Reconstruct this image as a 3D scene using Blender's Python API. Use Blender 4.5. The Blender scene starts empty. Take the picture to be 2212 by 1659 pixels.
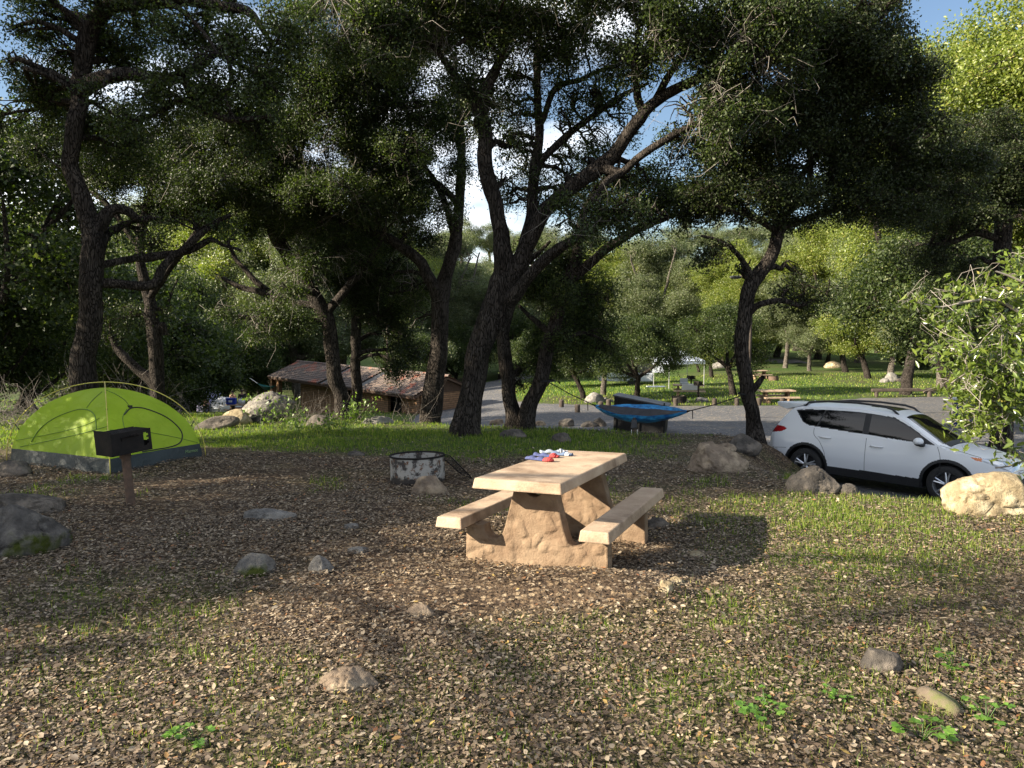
import bpy, bmesh, math, random
import numpy as np
from mathutils import Vector, Matrix

scene = bpy.context.scene
COL = scene.collection
R = math.radians
PI = math.pi

# ---------------------------------------------------------------- camera
F = 1533.0; CX = 1106.0; CY = 829.5; PITCH = math.atan((829.5 - 680.0) / F); EYE = np.array((0.0, 0.0, 1.65))
cam_data = bpy.data.cameras.new("camera")
cam = bpy.data.objects.new("camera", cam_data); COL.objects.link(cam)
cam.location = EYE
cam.rotation_euler = (PI / 2 - PITCH, 0, 0)
cam_data.sensor_fit = 'HORIZONTAL'; cam_data.sensor_width = 36.0
cam_data.lens = 36.0 * F / 2212.0
cam_data.clip_start = 0.05; cam_data.clip_end = 3000
scene.camera = cam

# ---------------------------------------------------------------- light
SUN_H = np.array((-0.96, -0.28)); SUN_H /= np.linalg.norm(SUN_H)
SUN_EL = R(25)
to_sun = Vector((SUN_H[0] * math.cos(SUN_EL), SUN_H[1] * math.cos(SUN_EL), math.sin(SUN_EL)))
sd = bpy.data.lights.new("sun", 'SUN'); sd.energy = 5.0; sd.angle = R(0.5); sd.color = (1.0, 0.88, 0.70)
so = bpy.data.objects.new("sun", sd); COL.objects.link(so)
so.rotation_euler = to_sun.to_track_quat('Z', 'Y').to_euler()
so.location = (-30, -10, 30)

w = bpy.data.worlds.new("World"); scene.world = w; w.use_nodes = True
nt = w.node_tree; nt.nodes.clear()
sky = nt.nodes.new('ShaderNodeTexSky'); sky.sky_type = 'NISHITA'; sky.sun_disc = False
sky.sun_elevation = SUN_EL; sky.sun_rotation = math.atan2(to_sun.x, to_sun.y)
sky.air_density = 1.0; sky.dust_density = 0.6; sky.ozone_density = 1.6
tc = nt.nodes.new('ShaderNodeTexCoord'); mp = nt.nodes.new('ShaderNodeMapping'); mp.inputs['Scale'].default_value = (1.0, 1.0, 2.6)
mp.inputs['Location'].default_value = (0.35, 0.0, 0.1)
nz = nt.nodes.new('ShaderNodeTexNoise'); nz.inputs['Scale'].default_value = 2.3; nz.inputs['Detail'].default_value = 7; nz.inputs['Roughness'].default_value = 0.55
cr = nt.nodes.new('ShaderNodeValToRGB'); cr.color_ramp.elements[0].position = 0.47; cr.color_ramp.elements[1].position = 0.62
mx = nt.nodes.new('ShaderNodeMix'); mx.data_type = 'RGBA'
mx.inputs['B'].default_value = (10.5, 10.8, 11.3, 1)
bg = nt.nodes.new('ShaderNodeBackground'); bg.inputs['Strength'].default_value = 0.05
wo = nt.nodes.new('ShaderNodeOutputWorld')
L = nt.links.new
L(tc.outputs['Generated'], mp.inputs['Vector']); L(mp.outputs['Vector'], nz.inputs['Vector']); L(nz.outputs['Fac'], cr.inputs['Fac'])
L(cr.outputs['Color'], mx.inputs['Factor']); L(sky.outputs['Color'], mx.inputs['A']); L(mx.outputs['Result'], bg.inputs['Color']); L(bg.outputs['Background'], wo.inputs['Surface'])

scene.view_settings.view_transform = 'Standard'; scene.view_settings.look = 'None'
scene.view_settings.exposure = 1.82; scene.view_settings.gamma = 1.0
scene.render.engine = 'CYCLES'
scene.cycles.max_bounces = 6; scene.cycles.diffuse_bounces = 3; scene.cycles.glossy_bounces = 3
scene.cycles.transmission_bounces = 4; scene.cycles.transparent_max_bounces = 6
scene.cycles.sample_clamp_indirect = 6.0
scene.cycles.use_denoising = True
scene.cycles.denoiser = 'OPENIMAGEDENOISE'
scene.cycles.denoising_prefilter = 'NONE'; scene.cycles.denoising_input_passes = 'RGB_ALBEDO_NORMAL'

# ---------------------------------------------------------------- numbers
def ray(u, v):
    d = np.array(((u - CX) / F, 1.0, -(v - CY) / F))
    c, s = math.cos(PITCH), math.sin(PITCH)
    return np.array((d[0], d[1] * c + d[2] * s, -d[1] * s + d[2] * c))
def at(u, v, y):
    """the point seen at photo pixel (u, v) of the 2212-wide picture that lies y metres ahead"""
    d = ray(u, v); return EYE + d * (y / d[1])
def sstep(a, b, x):
    t = np.clip((np.asarray(x, float) - a) / (b - a), 0, 1); return t * t * (3 - 2 * t)
def hash3(ix, iy, iz, seed=0):
    h = (ix.astype(np.int64) * 374761393 + iy.astype(np.int64) * 668265263 + iz.astype(np.int64) * 2147483647 + seed * 974711) & 0xFFFFFFFF
    h = ((h ^ (h >> 13)) * 1274126177) & 0xFFFFFFFF
    return ((h ^ (h >> 16)) & 0xFFFF) / 65535.0
def vnoise(p, seed=0):
    p = np.asarray(p, float); i = np.floor(p); f = p - i; f = f * f * (3 - 2 * f); i = i.astype(np.int64); out = 0
    for dx in (0, 1):
        for dy in (0, 1):
            for dz in (0, 1):
                wgt = (f[:, 0] if dx else 1 - f[:, 0]) * (f[:, 1] if dy else 1 - f[:, 1]) * (f[:, 2] if dz else 1 - f[:, 2])
                out = out + wgt * hash3(i[:, 0] + dx, i[:, 1] + dy, i[:, 2] + dz, seed)
    return out
def fbm(p, seed=0, oct=4):
    o, a, s = 0, 1.0, 0
    for k in range(oct):
        o = o + a * (vnoise(np.asarray(p) * 2 ** k, seed + k) - .5); s += a; a *= .5
    return o / s * 2
def n2(x, y, sc, seed=0, oct=3):
    x = np.asarray(x, float); y = np.asarray(y, float)
    sh = np.broadcast(x, y).shape
    p = np.stack([np.broadcast_to(x, sh).ravel() * sc + 57.3, np.broadcast_to(y, sh).ravel() * sc + 31.7, np.full(int(np.prod(sh)), .37)], 1)
    return fbm(p, seed, oct).reshape(sh)

# ---------------------------------------------------------------- terrain heights
EDGE = np.array([(40, -10), (14, 3.2), (8.5, 5.6), (6.2, 7.7), (4.5, 9.1), (3.9, 11.2), (4.4, 13.2), (5.5, 15.25), (5.0, 16.4), (3, 17.2), (0, 18.8), (-4, 20.2), (-9, 22.5), (-16, 25), (-30, 29), (-90, 45)], float)
def edge_dist(x, y):
    x = np.asarray(x, float); y = np.asarray(y, float); best = np.full(np.broadcast(x, y).shape, 1e9); sg = np.zeros(best.shape)
    for a, b in zip(EDGE[:-1], EDGE[1:]):
        d = b - a; l2 = d @ d
        t = np.clip(((x - a[0]) * d[0] + (y - a[1]) * d[1]) / l2, 0, 1)
        px, py = x - a[0] - t * d[0], y - a[1] - t * d[1]
        ds = np.hypot(px, py); cr_ = d[0] * (y - a[1]) - d[1] * (x - a[0])
        m = ds < best - 1e-9; best = np.where(m, ds, best); sg = np.where(m, np.where(cr_ < 0, 1, -1), sg)
    return best * sg
def ground(x, y, bumps=True):
    x = np.asarray(x, float); y = np.asarray(y, float)
    hA = -.0685 * np.minimum(y, 30) + .13 * np.exp(-(((x + 6.6) / 2.6) ** 2 + ((y - 11.6) / 1.7) ** 2))
    hA = hA + .10 * np.exp(-(((x - .55) / .62) ** 2 + ((y - 5.0) / .33) ** 2)) + .07 * np.exp(-(((x - .95) / .28) ** 2 + ((y - 4.72) / .28) ** 2))
    yy = np.minimum(y, 160)
    hB = -1.0 - .058 * yy - .8 * sstep(3, -7, x) * sstep(18, 40, y) - .9 * sstep(-6, -18, x) * sstep(24, 50, y)
    hB = hB + .034 * np.clip(yy - 42, 0, 60) * sstep(3, 25, x) - .03 * np.clip(x - 6.3, 0, 4) * sstep(24, 14, y)
    hB = hB + .05 * np.clip(yy - 95, 0, 65)
    e = edge_dist(x, y)
    wd = 1.3 + 4.5 * sstep(0, -8, x)
    s = sstep(-.25, 1, e / wd)
    h = hA * (1 - s) + hB * s
    if bumps:
        far = sstep(45, 10, y)
        lot = sstep(.8, 1.6, e) * sstep(-9, -3, x)
        h = h + (n2(x, y, .35, 3) * .09 + n2(x, y, 1.4, 5) * .03) * (1 - .93 * lot) * (.3 + .7 * far)
    return h
def on_ground(u, v, far=200.0):
    d = ray(u, v); t = np.arange(1.2, far, .02); p = EYE + d * t[:, None]
    hit = np.nonzero(p[:, 2] <= ground(p[:, 0], p[:, 1]))[0]
    return p[hit[0]] if len(hit) else p[-1]
def gz(x, y): return float(ground(np.array([x]), np.array([y]))[0])

# ---------------------------------------------------------------- materials
def mat(name, c1, c2=None, scale=6.0, rough=.8, bump=0.0, detail=5, lo=.35, hi=.65, metal=0.0, spec=.5, bscale=None, coat=0.0, c3=None, scale3=1.5, lo3=.5, hi3=.7, stretch=(1, 1, 1), coords='Object'):
    m = bpy.data.materials.new(name); m.use_nodes = True; n = m.node_tree.nodes; l = m.node_tree.links.new
    b = n['Principled BSDF']; b.inputs['Roughness'].default_value = rough; b.inputs['Metallic'].default_value = metal
    b.inputs['Specular IOR Level'].default_value = spec; b.inputs['Coat Weight'].default_value = coat
    b.inputs['Base Color'].default_value = (*c1, 1)
    t = n.new('ShaderNodeTexCoord'); mpn = n.new('ShaderNodeMapping'); mpn.inputs['Scale'].default_value = stretch
    l(t.outputs[coords], mpn.inputs['Vector'])
    col = None
    if c2 is not None:
        z = n.new('ShaderNodeTexNoise'); z.inputs['Scale'].default_value = scale; z.inputs['Detail'].default_value = detail; z.inputs['Roughness'].default_value = .62
        l(mpn.outputs['Vector'], z.inputs['Vector'])
        r = n.new('ShaderNodeValToRGB'); r.color_ramp.elements[0].position = lo; r.color_ramp.elements[1].position = hi
        r.color_ramp.elements[0].color = (*c1, 1); r.color_ramp.elements[1].color = (*c2, 1)
        l(z.outputs['Fac'], r.inputs['Fac']); col = r.outputs['Color']
        if c3 is not None:
            z3 = n.new('ShaderNodeTexNoise'); z3.inputs['Scale'].default_value = scale3; z3.inputs['Detail'].default_value = 6; z3.inputs['Roughness'].default_value = .65
            l(mpn.outputs['Vector'], z3.inputs['Vector'])
            r3 = n.new('ShaderNodeValToRGB'); r3.color_ramp.elements[0].position = lo3; r3.color_ramp.elements[1].position = hi3
            l(z3.outputs['Fac'], r3.inputs['Fac'])
            x3 = n.new('ShaderNodeMix'); x3.data_type = 'RGBA'; x3.inputs['B'].default_value = (*c3, 1)
            l(r3.outputs['Color'], x3.inputs['Factor']); l(col, x3.inputs['A']); col = x3.outputs['Result']
        l(col, b.inputs['Base Color'])
    if bump:
        zb = n.new('ShaderNodeTexNoise'); zb.inputs['Scale'].default_value = bscale or scale * 3; zb.inputs['Detail'].default_value = 8; zb.inputs['Roughness'].default_value = .65
        l(mpn.outputs['Vector'], zb.inputs['Vector'])
        bn = n.new('ShaderNodeBump'); bn.inputs['Strength'].default_value = 1.0; bn.inputs['Distance'].default_value = bump
        l(zb.outputs['Fac'], bn.inputs['Height']); l(bn.outputs['Normal'], b.inputs['Normal'])
    return m
def ramp(n, stops):
    r = n.new('ShaderNodeValToRGB'); e = r.color_ramp.elements
    while len(e) < len(stops): e.new(.5)
    for k, (p, c) in enumerate(stops): e[k].position = p; e[k].color = (*c, 1)
    return r
def leaf_mat(name, stops, trans=.35, rough=.42, spec=.5):
    """leaf colour by a per-leaf random number, part of the light passes through"""
    m = bpy.data.materials.new(name); m.use_nodes = True; n = m.node_tree.nodes; l = m.node_tree.links.new
    b = n['Principled BSDF']; b.inputs['Roughness'].default_value = rough; b.inputs['Specular IOR Level'].default_value = spec
    a = n.new('ShaderNodeAttribute'); a.attribute_name = 'rnd'
    r = ramp(n, stops); l(a.outputs['Fac'], r.inputs['Fac']); l(r.outputs['Color'], b.inputs['Base Color'])
    if trans > 0:
        tr = n.new('ShaderNodeBsdfTranslucent'); g = n.new('ShaderNodeMix'); g.data_type = 'RGBA'; g.blend_type = 'MULTIPLY'; g.inputs['Factor'].default_value = 1
        g.inputs['B'].default_value = (1.5, 1.7, .6, 1); l(r.outputs['Color'], g.inputs['A']); l(g.outputs['Result'], tr.inputs['Color'])
        ms = n.new('ShaderNodeMixShader'); ms.inputs['Fac'].default_value = trans
        l(b.outputs['BSDF'], ms.inputs[1]); l(tr.outputs['BSDF'], ms.inputs[2]); l(ms.outputs['Shader'], n['Material Output'].inputs['Surface'])
    return m

# ---------------------------------------------------------------- objects and meshes
def link(o, parent=None):
    COL.objects.link(o)
    if parent is not None: o.parent = parent
    return o
def tag(o, label=None, cat=None, group=None, kind=None):
    if label: o['label'] = label
    if cat: o['category'] = cat
    if group: o['group'] = group
    if kind: o['kind'] = kind
    return o
def thing(name, label, cat, loc=(0, 0, 0), rot=(0, 0, 0), group=None):
    o = bpy.data.objects.new(name, None); o.empty_display_size = .2; link(o)
    o.location = [float(c) for c in loc]; o.rotation_euler = rot
    return tag(o, label, cat, group)
def copy_tree(o, parent=None):
    c = o.copy(); link(c)
    if parent is not None: c.parent = parent
    for ch in list(o.children): copy_tree(ch, c)
    return c
def mesh_np(name, V, Fs, m, parent=None, rnd=None, smooth=False, origin=None):
    """V (n,3); Fs list of (k, sides) index arrays -> one object"""
    V = np.asarray(V, np.float32)
    if origin is not None: V = V - np.asarray(origin, np.float32)
    me = bpy.data.meshes.new(name); me.vertices.add(len(V)); me.vertices.foreach_set('co', V.ravel())
    Fs = [np.asarray(f, np.int32) for f in Fs if len(f)]
    nl = sum(f.size for f in Fs); nf = sum(len(f) for f in Fs)
    me.loops.add(nl); me.polygons.add(nf)
    me.loops.foreach_set('vertex_index', np.concatenate([f.ravel() for f in Fs]).astype(np.int32))
    tot = np.concatenate([np.full(len(f), f.shape[1], np.int32) for f in Fs]); st = np.zeros(nf, np.int32); st[1:] = np.cumsum(tot)[:-1]
    me.polygons.foreach_set('loop_start', st); me.polygons.foreach_set('loop_total', tot)
    if smooth: me.polygons.foreach_set('use_smooth', np.ones(nf, bool))
    me.update(calc_edges=True)
    if rnd is not None:
        at_ = me.attributes.new('rnd', 'FLOAT', 'FACE'); at_.data.foreach_set('value', np.asarray(rnd, np.float32))
    if m is not None: me.materials.append(m)
    o = bpy.data.objects.new(name, me); link(o, parent)
    if origin is not None and parent is None: o.location = [float(c) for c in origin]
    return o
class MB:
    def __init__(s): s.v = []; s.f = []; s.n = 0
    def add(s, V, Fc):
        V = np.asarray(V, float); s.v.append(V)
        for f in Fc: s.f.append([int(i) + s.n for i in f])
        s.n += len(V); return s
    def box(s, c, d, rot=None, taper=0.0):
        x, y, z = [k / 2 for k in d]; q = 1 - taper
        V = np.array([(-x, -y, -z), (x, -y, -z), (x, y, -z), (-x, y, -z), (-x * q, -y * q, z), (x * q, -y * q, z), (x * q, y * q, z), (-x * q, y * q, z)])
        if rot is not None: V = V @ np.array(rot).T
        return s.add(V + np.array(c), [(3, 2, 1, 0), (4, 5, 6, 7), (0, 1, 5, 4), (1, 2, 6, 5), (2, 3, 7, 6), (3, 0, 4, 7)])
    def tube(s, pts, r, n=8, cap=True):
        P = np.asarray(pts, float); k = len(P); r = np.broadcast_to(np.asarray(r, float), (k,))
        T = np.gradient(P, axis=0); T /= np.linalg.norm(T, axis=1)[:, None] + 1e-12
        ref = np.array((0, 0, 1.0)) if abs(T[0, 2]) < .9 else np.array((1.0, 0, 0)); U = np.cross(T[0], ref); U /= np.linalg.norm(U)
        V = []; a = np.arange(n) * 2 * PI / n
        for i in range(k):
            U = U - T[i] * (U @ T[i]); U /= np.linalg.norm(U) + 1e-12; W = np.cross(T[i], U)
            V.append(P[i] + r[i] * (np.cos(a)[:, None] * U + np.sin(a)[:, None] * W))
        Fc = [(i * n + j, i * n + (j + 1) % n, (i + 1) * n + (j + 1) % n, (i + 1) * n + j) for i in range(k - 1) for j in range(n)]
        if cap: Fc += [tuple(range(n))[::-1], tuple((k - 1) * n + j for j in range(n))]
        return s.add(np.concatenate(V), Fc)
    def lathe(s, prof, c=(0, 0, 0), n=32, axis='z', a0=0, closed=False):
        a = np.arange(n) * 2 * PI / n + a0; V = []
        for r_, h in prof:
            q = np.stack([r_ * np.cos(a), r_ * np.sin(a), np.full(n, h)], 1)
            if axis == 'y': q = q[:, [0, 2, 1]] * np.array((1, 1, 1))
            if axis == 'x': q = q[:, [2, 0, 1]]
            V.append(q + np.array(c))
        k = len(prof); rr = k if closed else k - 1
        return s.add(np.concatenate(V), [(i * n + j, i * n + (j + 1) % n, ((i + 1) % k) * n + (j + 1) % n, ((i + 1) % k) * n + j) for i in range(rr) for j in range(n)])
    def prism(s, poly, t, frame=None, c=(0, 0, 0)):
        """flat polygon (a, b) extruded by t: local x = a, z = b, y = depth unless a 3x3 frame is given (rows = axes)"""
        n = len(poly); Fm = np.array(frame if frame is not None else ((1, 0, 0), (0, 0, 1), (0, 1, 0)), float)
        V = np.array([a * Fm[0] + b * Fm[1] + d * Fm[2] for d in (-t / 2, t / 2) for a, b in poly]) + np.array(c)
        return s.add(V, [tuple(range(n)), tuple(range(2 * n - 1, n - 1, -1))] + [(i, (i + 1) % n, n + (i + 1) % n, n + i)[::-1] for i in range(n)])
    def ball(s, c, r, n=16, m=10):
        r = np.broadcast_to(np.asarray(r, float), (3,)); V = []
        for i in range(m + 1):
            t = PI * i / m
            for j in range(n):
                p = 2 * PI * j / n; V.append((r[0] * math.sin(t) * math.cos(p) + c[0], r[1] * math.sin(t) * math.sin(p) + c[1], r[2] * math.cos(t) + c[2]))
        return s.add(V, [(i * n + j, (i + 1) * n + j, (i + 1) * n + (j + 1) % n, i * n + (j + 1) % n) for i in range(m) for j in range(n)])
    def grid(s, P):
        P = np.asarray(P, float); a, b = P.shape[:2]
        return s.add(P.reshape(-1, 3), [(i * b + j, i * b + j + 1, (i + 1) * b + j + 1, (i + 1) * b + j) for i in range(a - 1) for j in range(b - 1)])
    def build(s, name, m, parent=None, smooth=False, bevel=0.0, segs=2, thick=0.0, fix=True):
        me = bpy.data.meshes.new(name); V = np.concatenate(s.v)
        me.from_pydata(V.tolist(), [], s.f)
        bm = bmesh.new(); bm.from_mesh(me)
        bmesh.ops.remove_doubles(bm, verts=bm.verts, dist=1e-5)
        if fix: bmesh.ops.recalc_face_normals(bm, faces=bm.faces)
        if bevel > 0:
            ed = [e for e in bm.edges if len(e.link_faces) == 2 and e.calc_face_angle(0) > .5]
            bmesh.ops.bevel(bm, geom=ed, offset=bevel, segments=segs, affect='EDGES', profile=.5, clamp_overlap=True)
        if thick:
            bmesh.ops.solidify(bm, geom=bm.faces[:], thickness=thick)
        bm.to_mesh(me); bm.free()
        if smooth:
            me.polygons.foreach_set('use_smooth', np.ones(len(me.polygons), bool))
            if smooth == 'auto': me.set_sharp_from_angle(angle=R(40))
        if m is not None: me.materials.append(m)
        o = bpy.data.objects.new(name, me); return link(o, parent)
def catmull(P, step):
    P = np.asarray(P, float); out = []
    Q = np.vstack([2 * P[0] - P[1], P, 2 * P[-1] - P[-2]])
    for i in range(1, len(Q) - 2):
        a, b, c, d = Q[i - 1], Q[i], Q[i + 1], Q[i + 2]; n = max(2, int(np.linalg.norm(c[:3] - b[:3]) / step) + 1)
        for t in np.arange(n) / n:
            out.append(.5 * (2 * b + (c - a) * t + (2 * a - 5 * b + 4 * c - d) * t * t + (3 * b - a - 3 * c + d) * t ** 3))
    out.append(P[-1]); return np.array(out)
def rotz(a): c, s = math.cos(a), math.sin(a); return np.array(((c, -s, 0), (s, c, 0), (0, 0, 1)))
rng = np.random.default_rng(7)

# ================================================================ the setting
def grass_mask(x, y):
    """how much green grows at a place, 0 to 1"""
    x = np.asarray(x, float); y = np.asarray(y, float)
    e = edge_dist(x, y)
    nn = n2(x, y, .55, 21, 3); nf = n2(x, y, 1.7, 23, 2)
    g = .16 + .42 * nn + .34 * nf
    lawn = sstep(11.6, 13.6, y + .22 * (x + 2) + .8 * nn) * sstep(4.2, .5, x)          # green strip before the trees
    g = g + .8 * lawn
    g = g + .62 * np.exp(-(((x - 3.9) / 1.5) ** 2 + ((y - 7.6) / 1.1) ** 2)) + .45 * np.exp(-(((x - 2.7) / 1.2) ** 2 + ((y - 6.0) / 1.3) ** 2))
    g = g + .38 * np.exp(-(((x - 1.1) / 1.7) ** 2 + ((y - 3.55) / .55) ** 2)) + .25 * np.exp(-(((x + .8) / .9) ** 2 + ((y - 3.0) / .5) ** 2))
    g = g - .5 * np.exp(-(((x - .2) / 1.3) ** 2 + ((y - 5.4) / 1.1) ** 2)) - .25 * np.exp(-(((x + 2.5) / 2.5) ** 2 + ((y - 8) / 3) ** 2))
    g = g + .25 * sstep(1.2, 2.6, y) * sstep(-3, -5.5, x) * 0
    g = np.where(e > .6, .55 + .5 * nn + .5 * n2(x, y, .12, 29, 3) + .25 * sstep(40, 50, y), g)
    return np.clip(g, 0, 1)

def axis(lo, hi, dense, step, grow=1.12, maxstep=25):
    out = list(np.arange(dense[0], dense[1] + 1e-6, step)); s = step
    while out[-1] < hi: s = min(s * grow, maxstep); out.append(out[-1] + s)
    s = step
    while out[0] > lo: s = min(s * grow, maxstep); out.insert(0, out[0] - s)
    return np.array(out)
LOT_FAR = 38.5
LOT_OUT = np.array([(13.5, 4.6), (8.9, 6.6), (6.7, 8.6), (5.1, 9.8), (4.7, 11.3), (5.2, 13.0), (6.2, 15.0), (6.0, 16.9), (3.5, 18.3), (.2, 20.2), (-2.2, 23), (-4.6, 30), (-5.6, 40), (-5.4, 60), (-3.5, 85), (1, 100), (10, 105), (24, 104), (40, 100), (40, 93), (24, 97), (11, 97.5), (3.5, 93), (.7, 80), (-.2, 60), (.3, 44), (1.8, 40), (4.5, 38.2), (9, 37.6), (14.5, 37.8), (17, 41), (22, 44), (40, 46), (40, 20), (24, 5)], float)
def in_poly(x, y, P):
    x = np.asarray(x, float); y = np.asarray(y, float); ins = np.zeros(x.shape, bool); d = np.full(x.shape, 1e9)
    for a, b in zip(P, np.roll(P, -1, 0)):
        c = ((a[1] > y) != (b[1] > y)) & (x < (b[0] - a[0]) * (y - a[1]) / (b[1] - a[1] + 1e-12) + a[0]); ins ^= c
        e = b - a; t = np.clip(((x - a[0]) * e[0] + (y - a[1]) * e[1]) / (e @ e), 0, 1); d = np.minimum(d, np.hypot(x - a[0] - t * e[0], y - a[1] - t * e[1]))
    return np.where(ins, d, -d)

def ground_mat():
    m = bpy.data.materials.new('leafy_soil'); m.use_nodes = True; n = m.node_tree.nodes; l = m.node_tree.links.new
    b = n['Principled BSDF']; b.inputs['Roughness'].default_value = .95; b.inputs['Specular IOR Level'].default_value = .15
    t = n.new('ShaderNodeTexCoord')
    z = n.new('ShaderNodeTexNoise'); z.inputs['Scale'].default_value = 2.2; z.inputs['Detail'].default_value = 8; l(t.outputs['Object'], z.inputs['Vector'])
    soil = ramp(n, [(.3, (.028, .019, .013)), (.5, (.062, .043, .029)), (.72, (.11, .078, .05))]); l(z.outputs['Fac'], soil.inputs['Fac'])
    v = n.new('ShaderNodeTexVoronoi'); v.inputs['Scale'].default_value = 21; l(t.outputs['Object'], v.inputs['Vector'])
    sp = n.new('ShaderNodeSeparateColor'); l(v.outputs['Color'], sp.inputs['Color'])
    lv = ramp(n, [(0, (.035, .024, .016)), (.45, (.1, .068, .042)), (.7, (.2, .145, .09)), (1, (.3, .235, .155))]); l(sp.outputs['Red'], lv.inputs['Fac'])
    k = n.new('ShaderNodeMath'); k.operation = 'LESS_THAN'; k.inputs[1].default_value = .48; l(v.outputs['Distance'], k.inputs[0])
    m1 = n.new('ShaderNodeMix'); m1.data_type = 'RGBA'; l(k.outputs[0], m1.inputs['Factor']); l(soil.outputs['Color'], m1.inputs['A']); l(lv.outputs['Color'], m1.inputs['B'])
    zg = n.new('ShaderNodeTexNoise'); zg.inputs['Scale'].default_value = 9; zg.inputs['Detail'].default_value = 8; l(t.outputs['Object'], zg.inputs['Vector'])
    gr = ramp(n, [(.3, (.022, .035, .01)), (.55, (.05, .095, .018)), (.75, (.10, .16, .03))]); l(zg.outputs['Fac'], gr.inputs['Fac'])
    a = n.new('ShaderNodeAttribute'); a.attribute_name = 'green'
    m2 = n.new('ShaderNodeMix'); m2.data_type = 'RGBA'; l(a.outputs['Fac'], m2.inputs['Factor']); l(m1.outputs['Result'], m2.inputs['A']); l(gr.outputs['Color'], m2.inputs['B'])
    l(m2.outputs['Result'], b.inputs['Base Color'])
    zb = n.new('ShaderNodeTexNoise'); zb.inputs['Scale'].default_value = 30; zb.inputs['Detail'].default_value = 6; l(t.outputs['Object'], zb.inputs['Vector'])
    bn = n.new('ShaderNodeBump'); bn.inputs['Strength'].default_value = 1; bn.inputs['Distance'].default_value = .03; l(zb.outputs['Fac'], bn.inputs['Height']); l(bn.outputs['Normal'], b.inputs['Normal'])
    return m
xs = axis(-900, 900, (-14, 16), .16, 1.13, 40); ys = axis(-300, 900, (-1, 24), .16, 1.09, 40)
GX, GY = np.meshgrid(xs, ys); nx, ny = len(xs), len(ys)
GZ = ground(GX, GY) - .10 * sstep(.05, .5, in_poly(GX, GY, LOT_OUT))
idx = np.arange(nx * ny).reshape(ny, nx)
go = mesh_np('ground', np.stack([GX.ravel(), GY.ravel(), GZ.ravel()], 1), [np.stack([idx[:-1, :-1].ravel(), idx[:-1, 1:].ravel(), idx[1:, 1:].ravel(), idx[1:, :-1].ravel()], 1)], ground_mat(), smooth=True)
ga = go.data.attributes.new('green', 'FLOAT', 'POINT'); ga.data.foreach_set('value', (grass_mask(GX, GY) * np.where(edge_dist(GX, GY) > .6, 1, .8)).astype(np.float32).ravel())
tag(go, kind='structure')

def strip_sheet(name, P, m, step, lift):
    x0, y0 = P.min(0) - 1; x1, y1 = P.max(0) + 1
    xa = np.arange(x0, x1, step); ya = np.concatenate([np.arange(y0, 30, step), np.arange(30, y1, step * 2.5)])
    X, Y = np.meshgrid(xa, ya); D = in_poly(X, Y, P)
    Z = ground(X, Y) + np.where(D > 0, lift, -.0) - .12 * sstep(.25, -.3, D)
    I = np.arange(X.size).reshape(X.shape)
    q = np.stack([I[:-1, :-1].ravel(), I[:-1, 1:].ravel(), I[1:, 1:].ravel(), I[1:, :-1].ravel()], 1)
    q = q[(D.ravel()[q] > -.45).all(1)]
    used = np.unique(q); mp_ = np.zeros(X.size, int); mp_[used] = np.arange(len(used))
    o = mesh_np(name, np.stack([X.ravel(), Y.ravel(), Z.ravel()], 1)[used], [mp_[q]], m, smooth=True)
    return tag(o, kind='structure')
def lot_mat():
    m = mat('worn_asphalt', (.055, .056, .062), (.13, .128, .13), 5, .9, .012, 8, .3, .7, spec=.2, bscale=60, c3=(.17, .15, .12), scale3=.6, lo3=.55, hi3=.75)
    n = m.node_tree.nodes; l = m.node_tree.links.new; b = n['Principled BSDF']
    src = b.inputs['Base Color'].links[0].from_socket
    t = n.new('ShaderNodeTexCoord'); v = n.new('ShaderNodeTexVoronoi'); v.inputs['Scale'].default_value = 9; l(t.outputs['Object'], v.inputs['Vector'])
    sp = n.new('ShaderNodeSeparateColor'); l(v.outputs['Color'], sp.inputs['Color'])
    k = n.new('ShaderNodeMath'); k.operation = 'GREATER_THAN'; k.inputs[1].default_value = .8; l(sp.outputs['Green'], k.inputs[0])
    k2 = n.new('ShaderNodeMath'); k2.operation = 'LESS_THAN'; k2.inputs[1].default_value = .34; l(v.outputs['Distance'], k2.inputs[0])
    k3 = n.new('ShaderNodeMath'); k3.operation = 'MULTIPLY'; l(k.outputs[0], k3.inputs[0]); l(k2.outputs[0], k3.inputs[1])
    x = n.new('ShaderNodeMix'); x.data_type = 'RGBA'; x.inputs['B'].default_value = (.3, .25, .18, 1); l(k3.outputs[0], x.inputs['Factor']); l(src, x.inputs['A']); l(x.outputs['Result'], b.inputs['Base Color'])
    return m
strip_sheet('parking_lot', LOT_OUT, lot_mat(), .3, .012)

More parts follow.
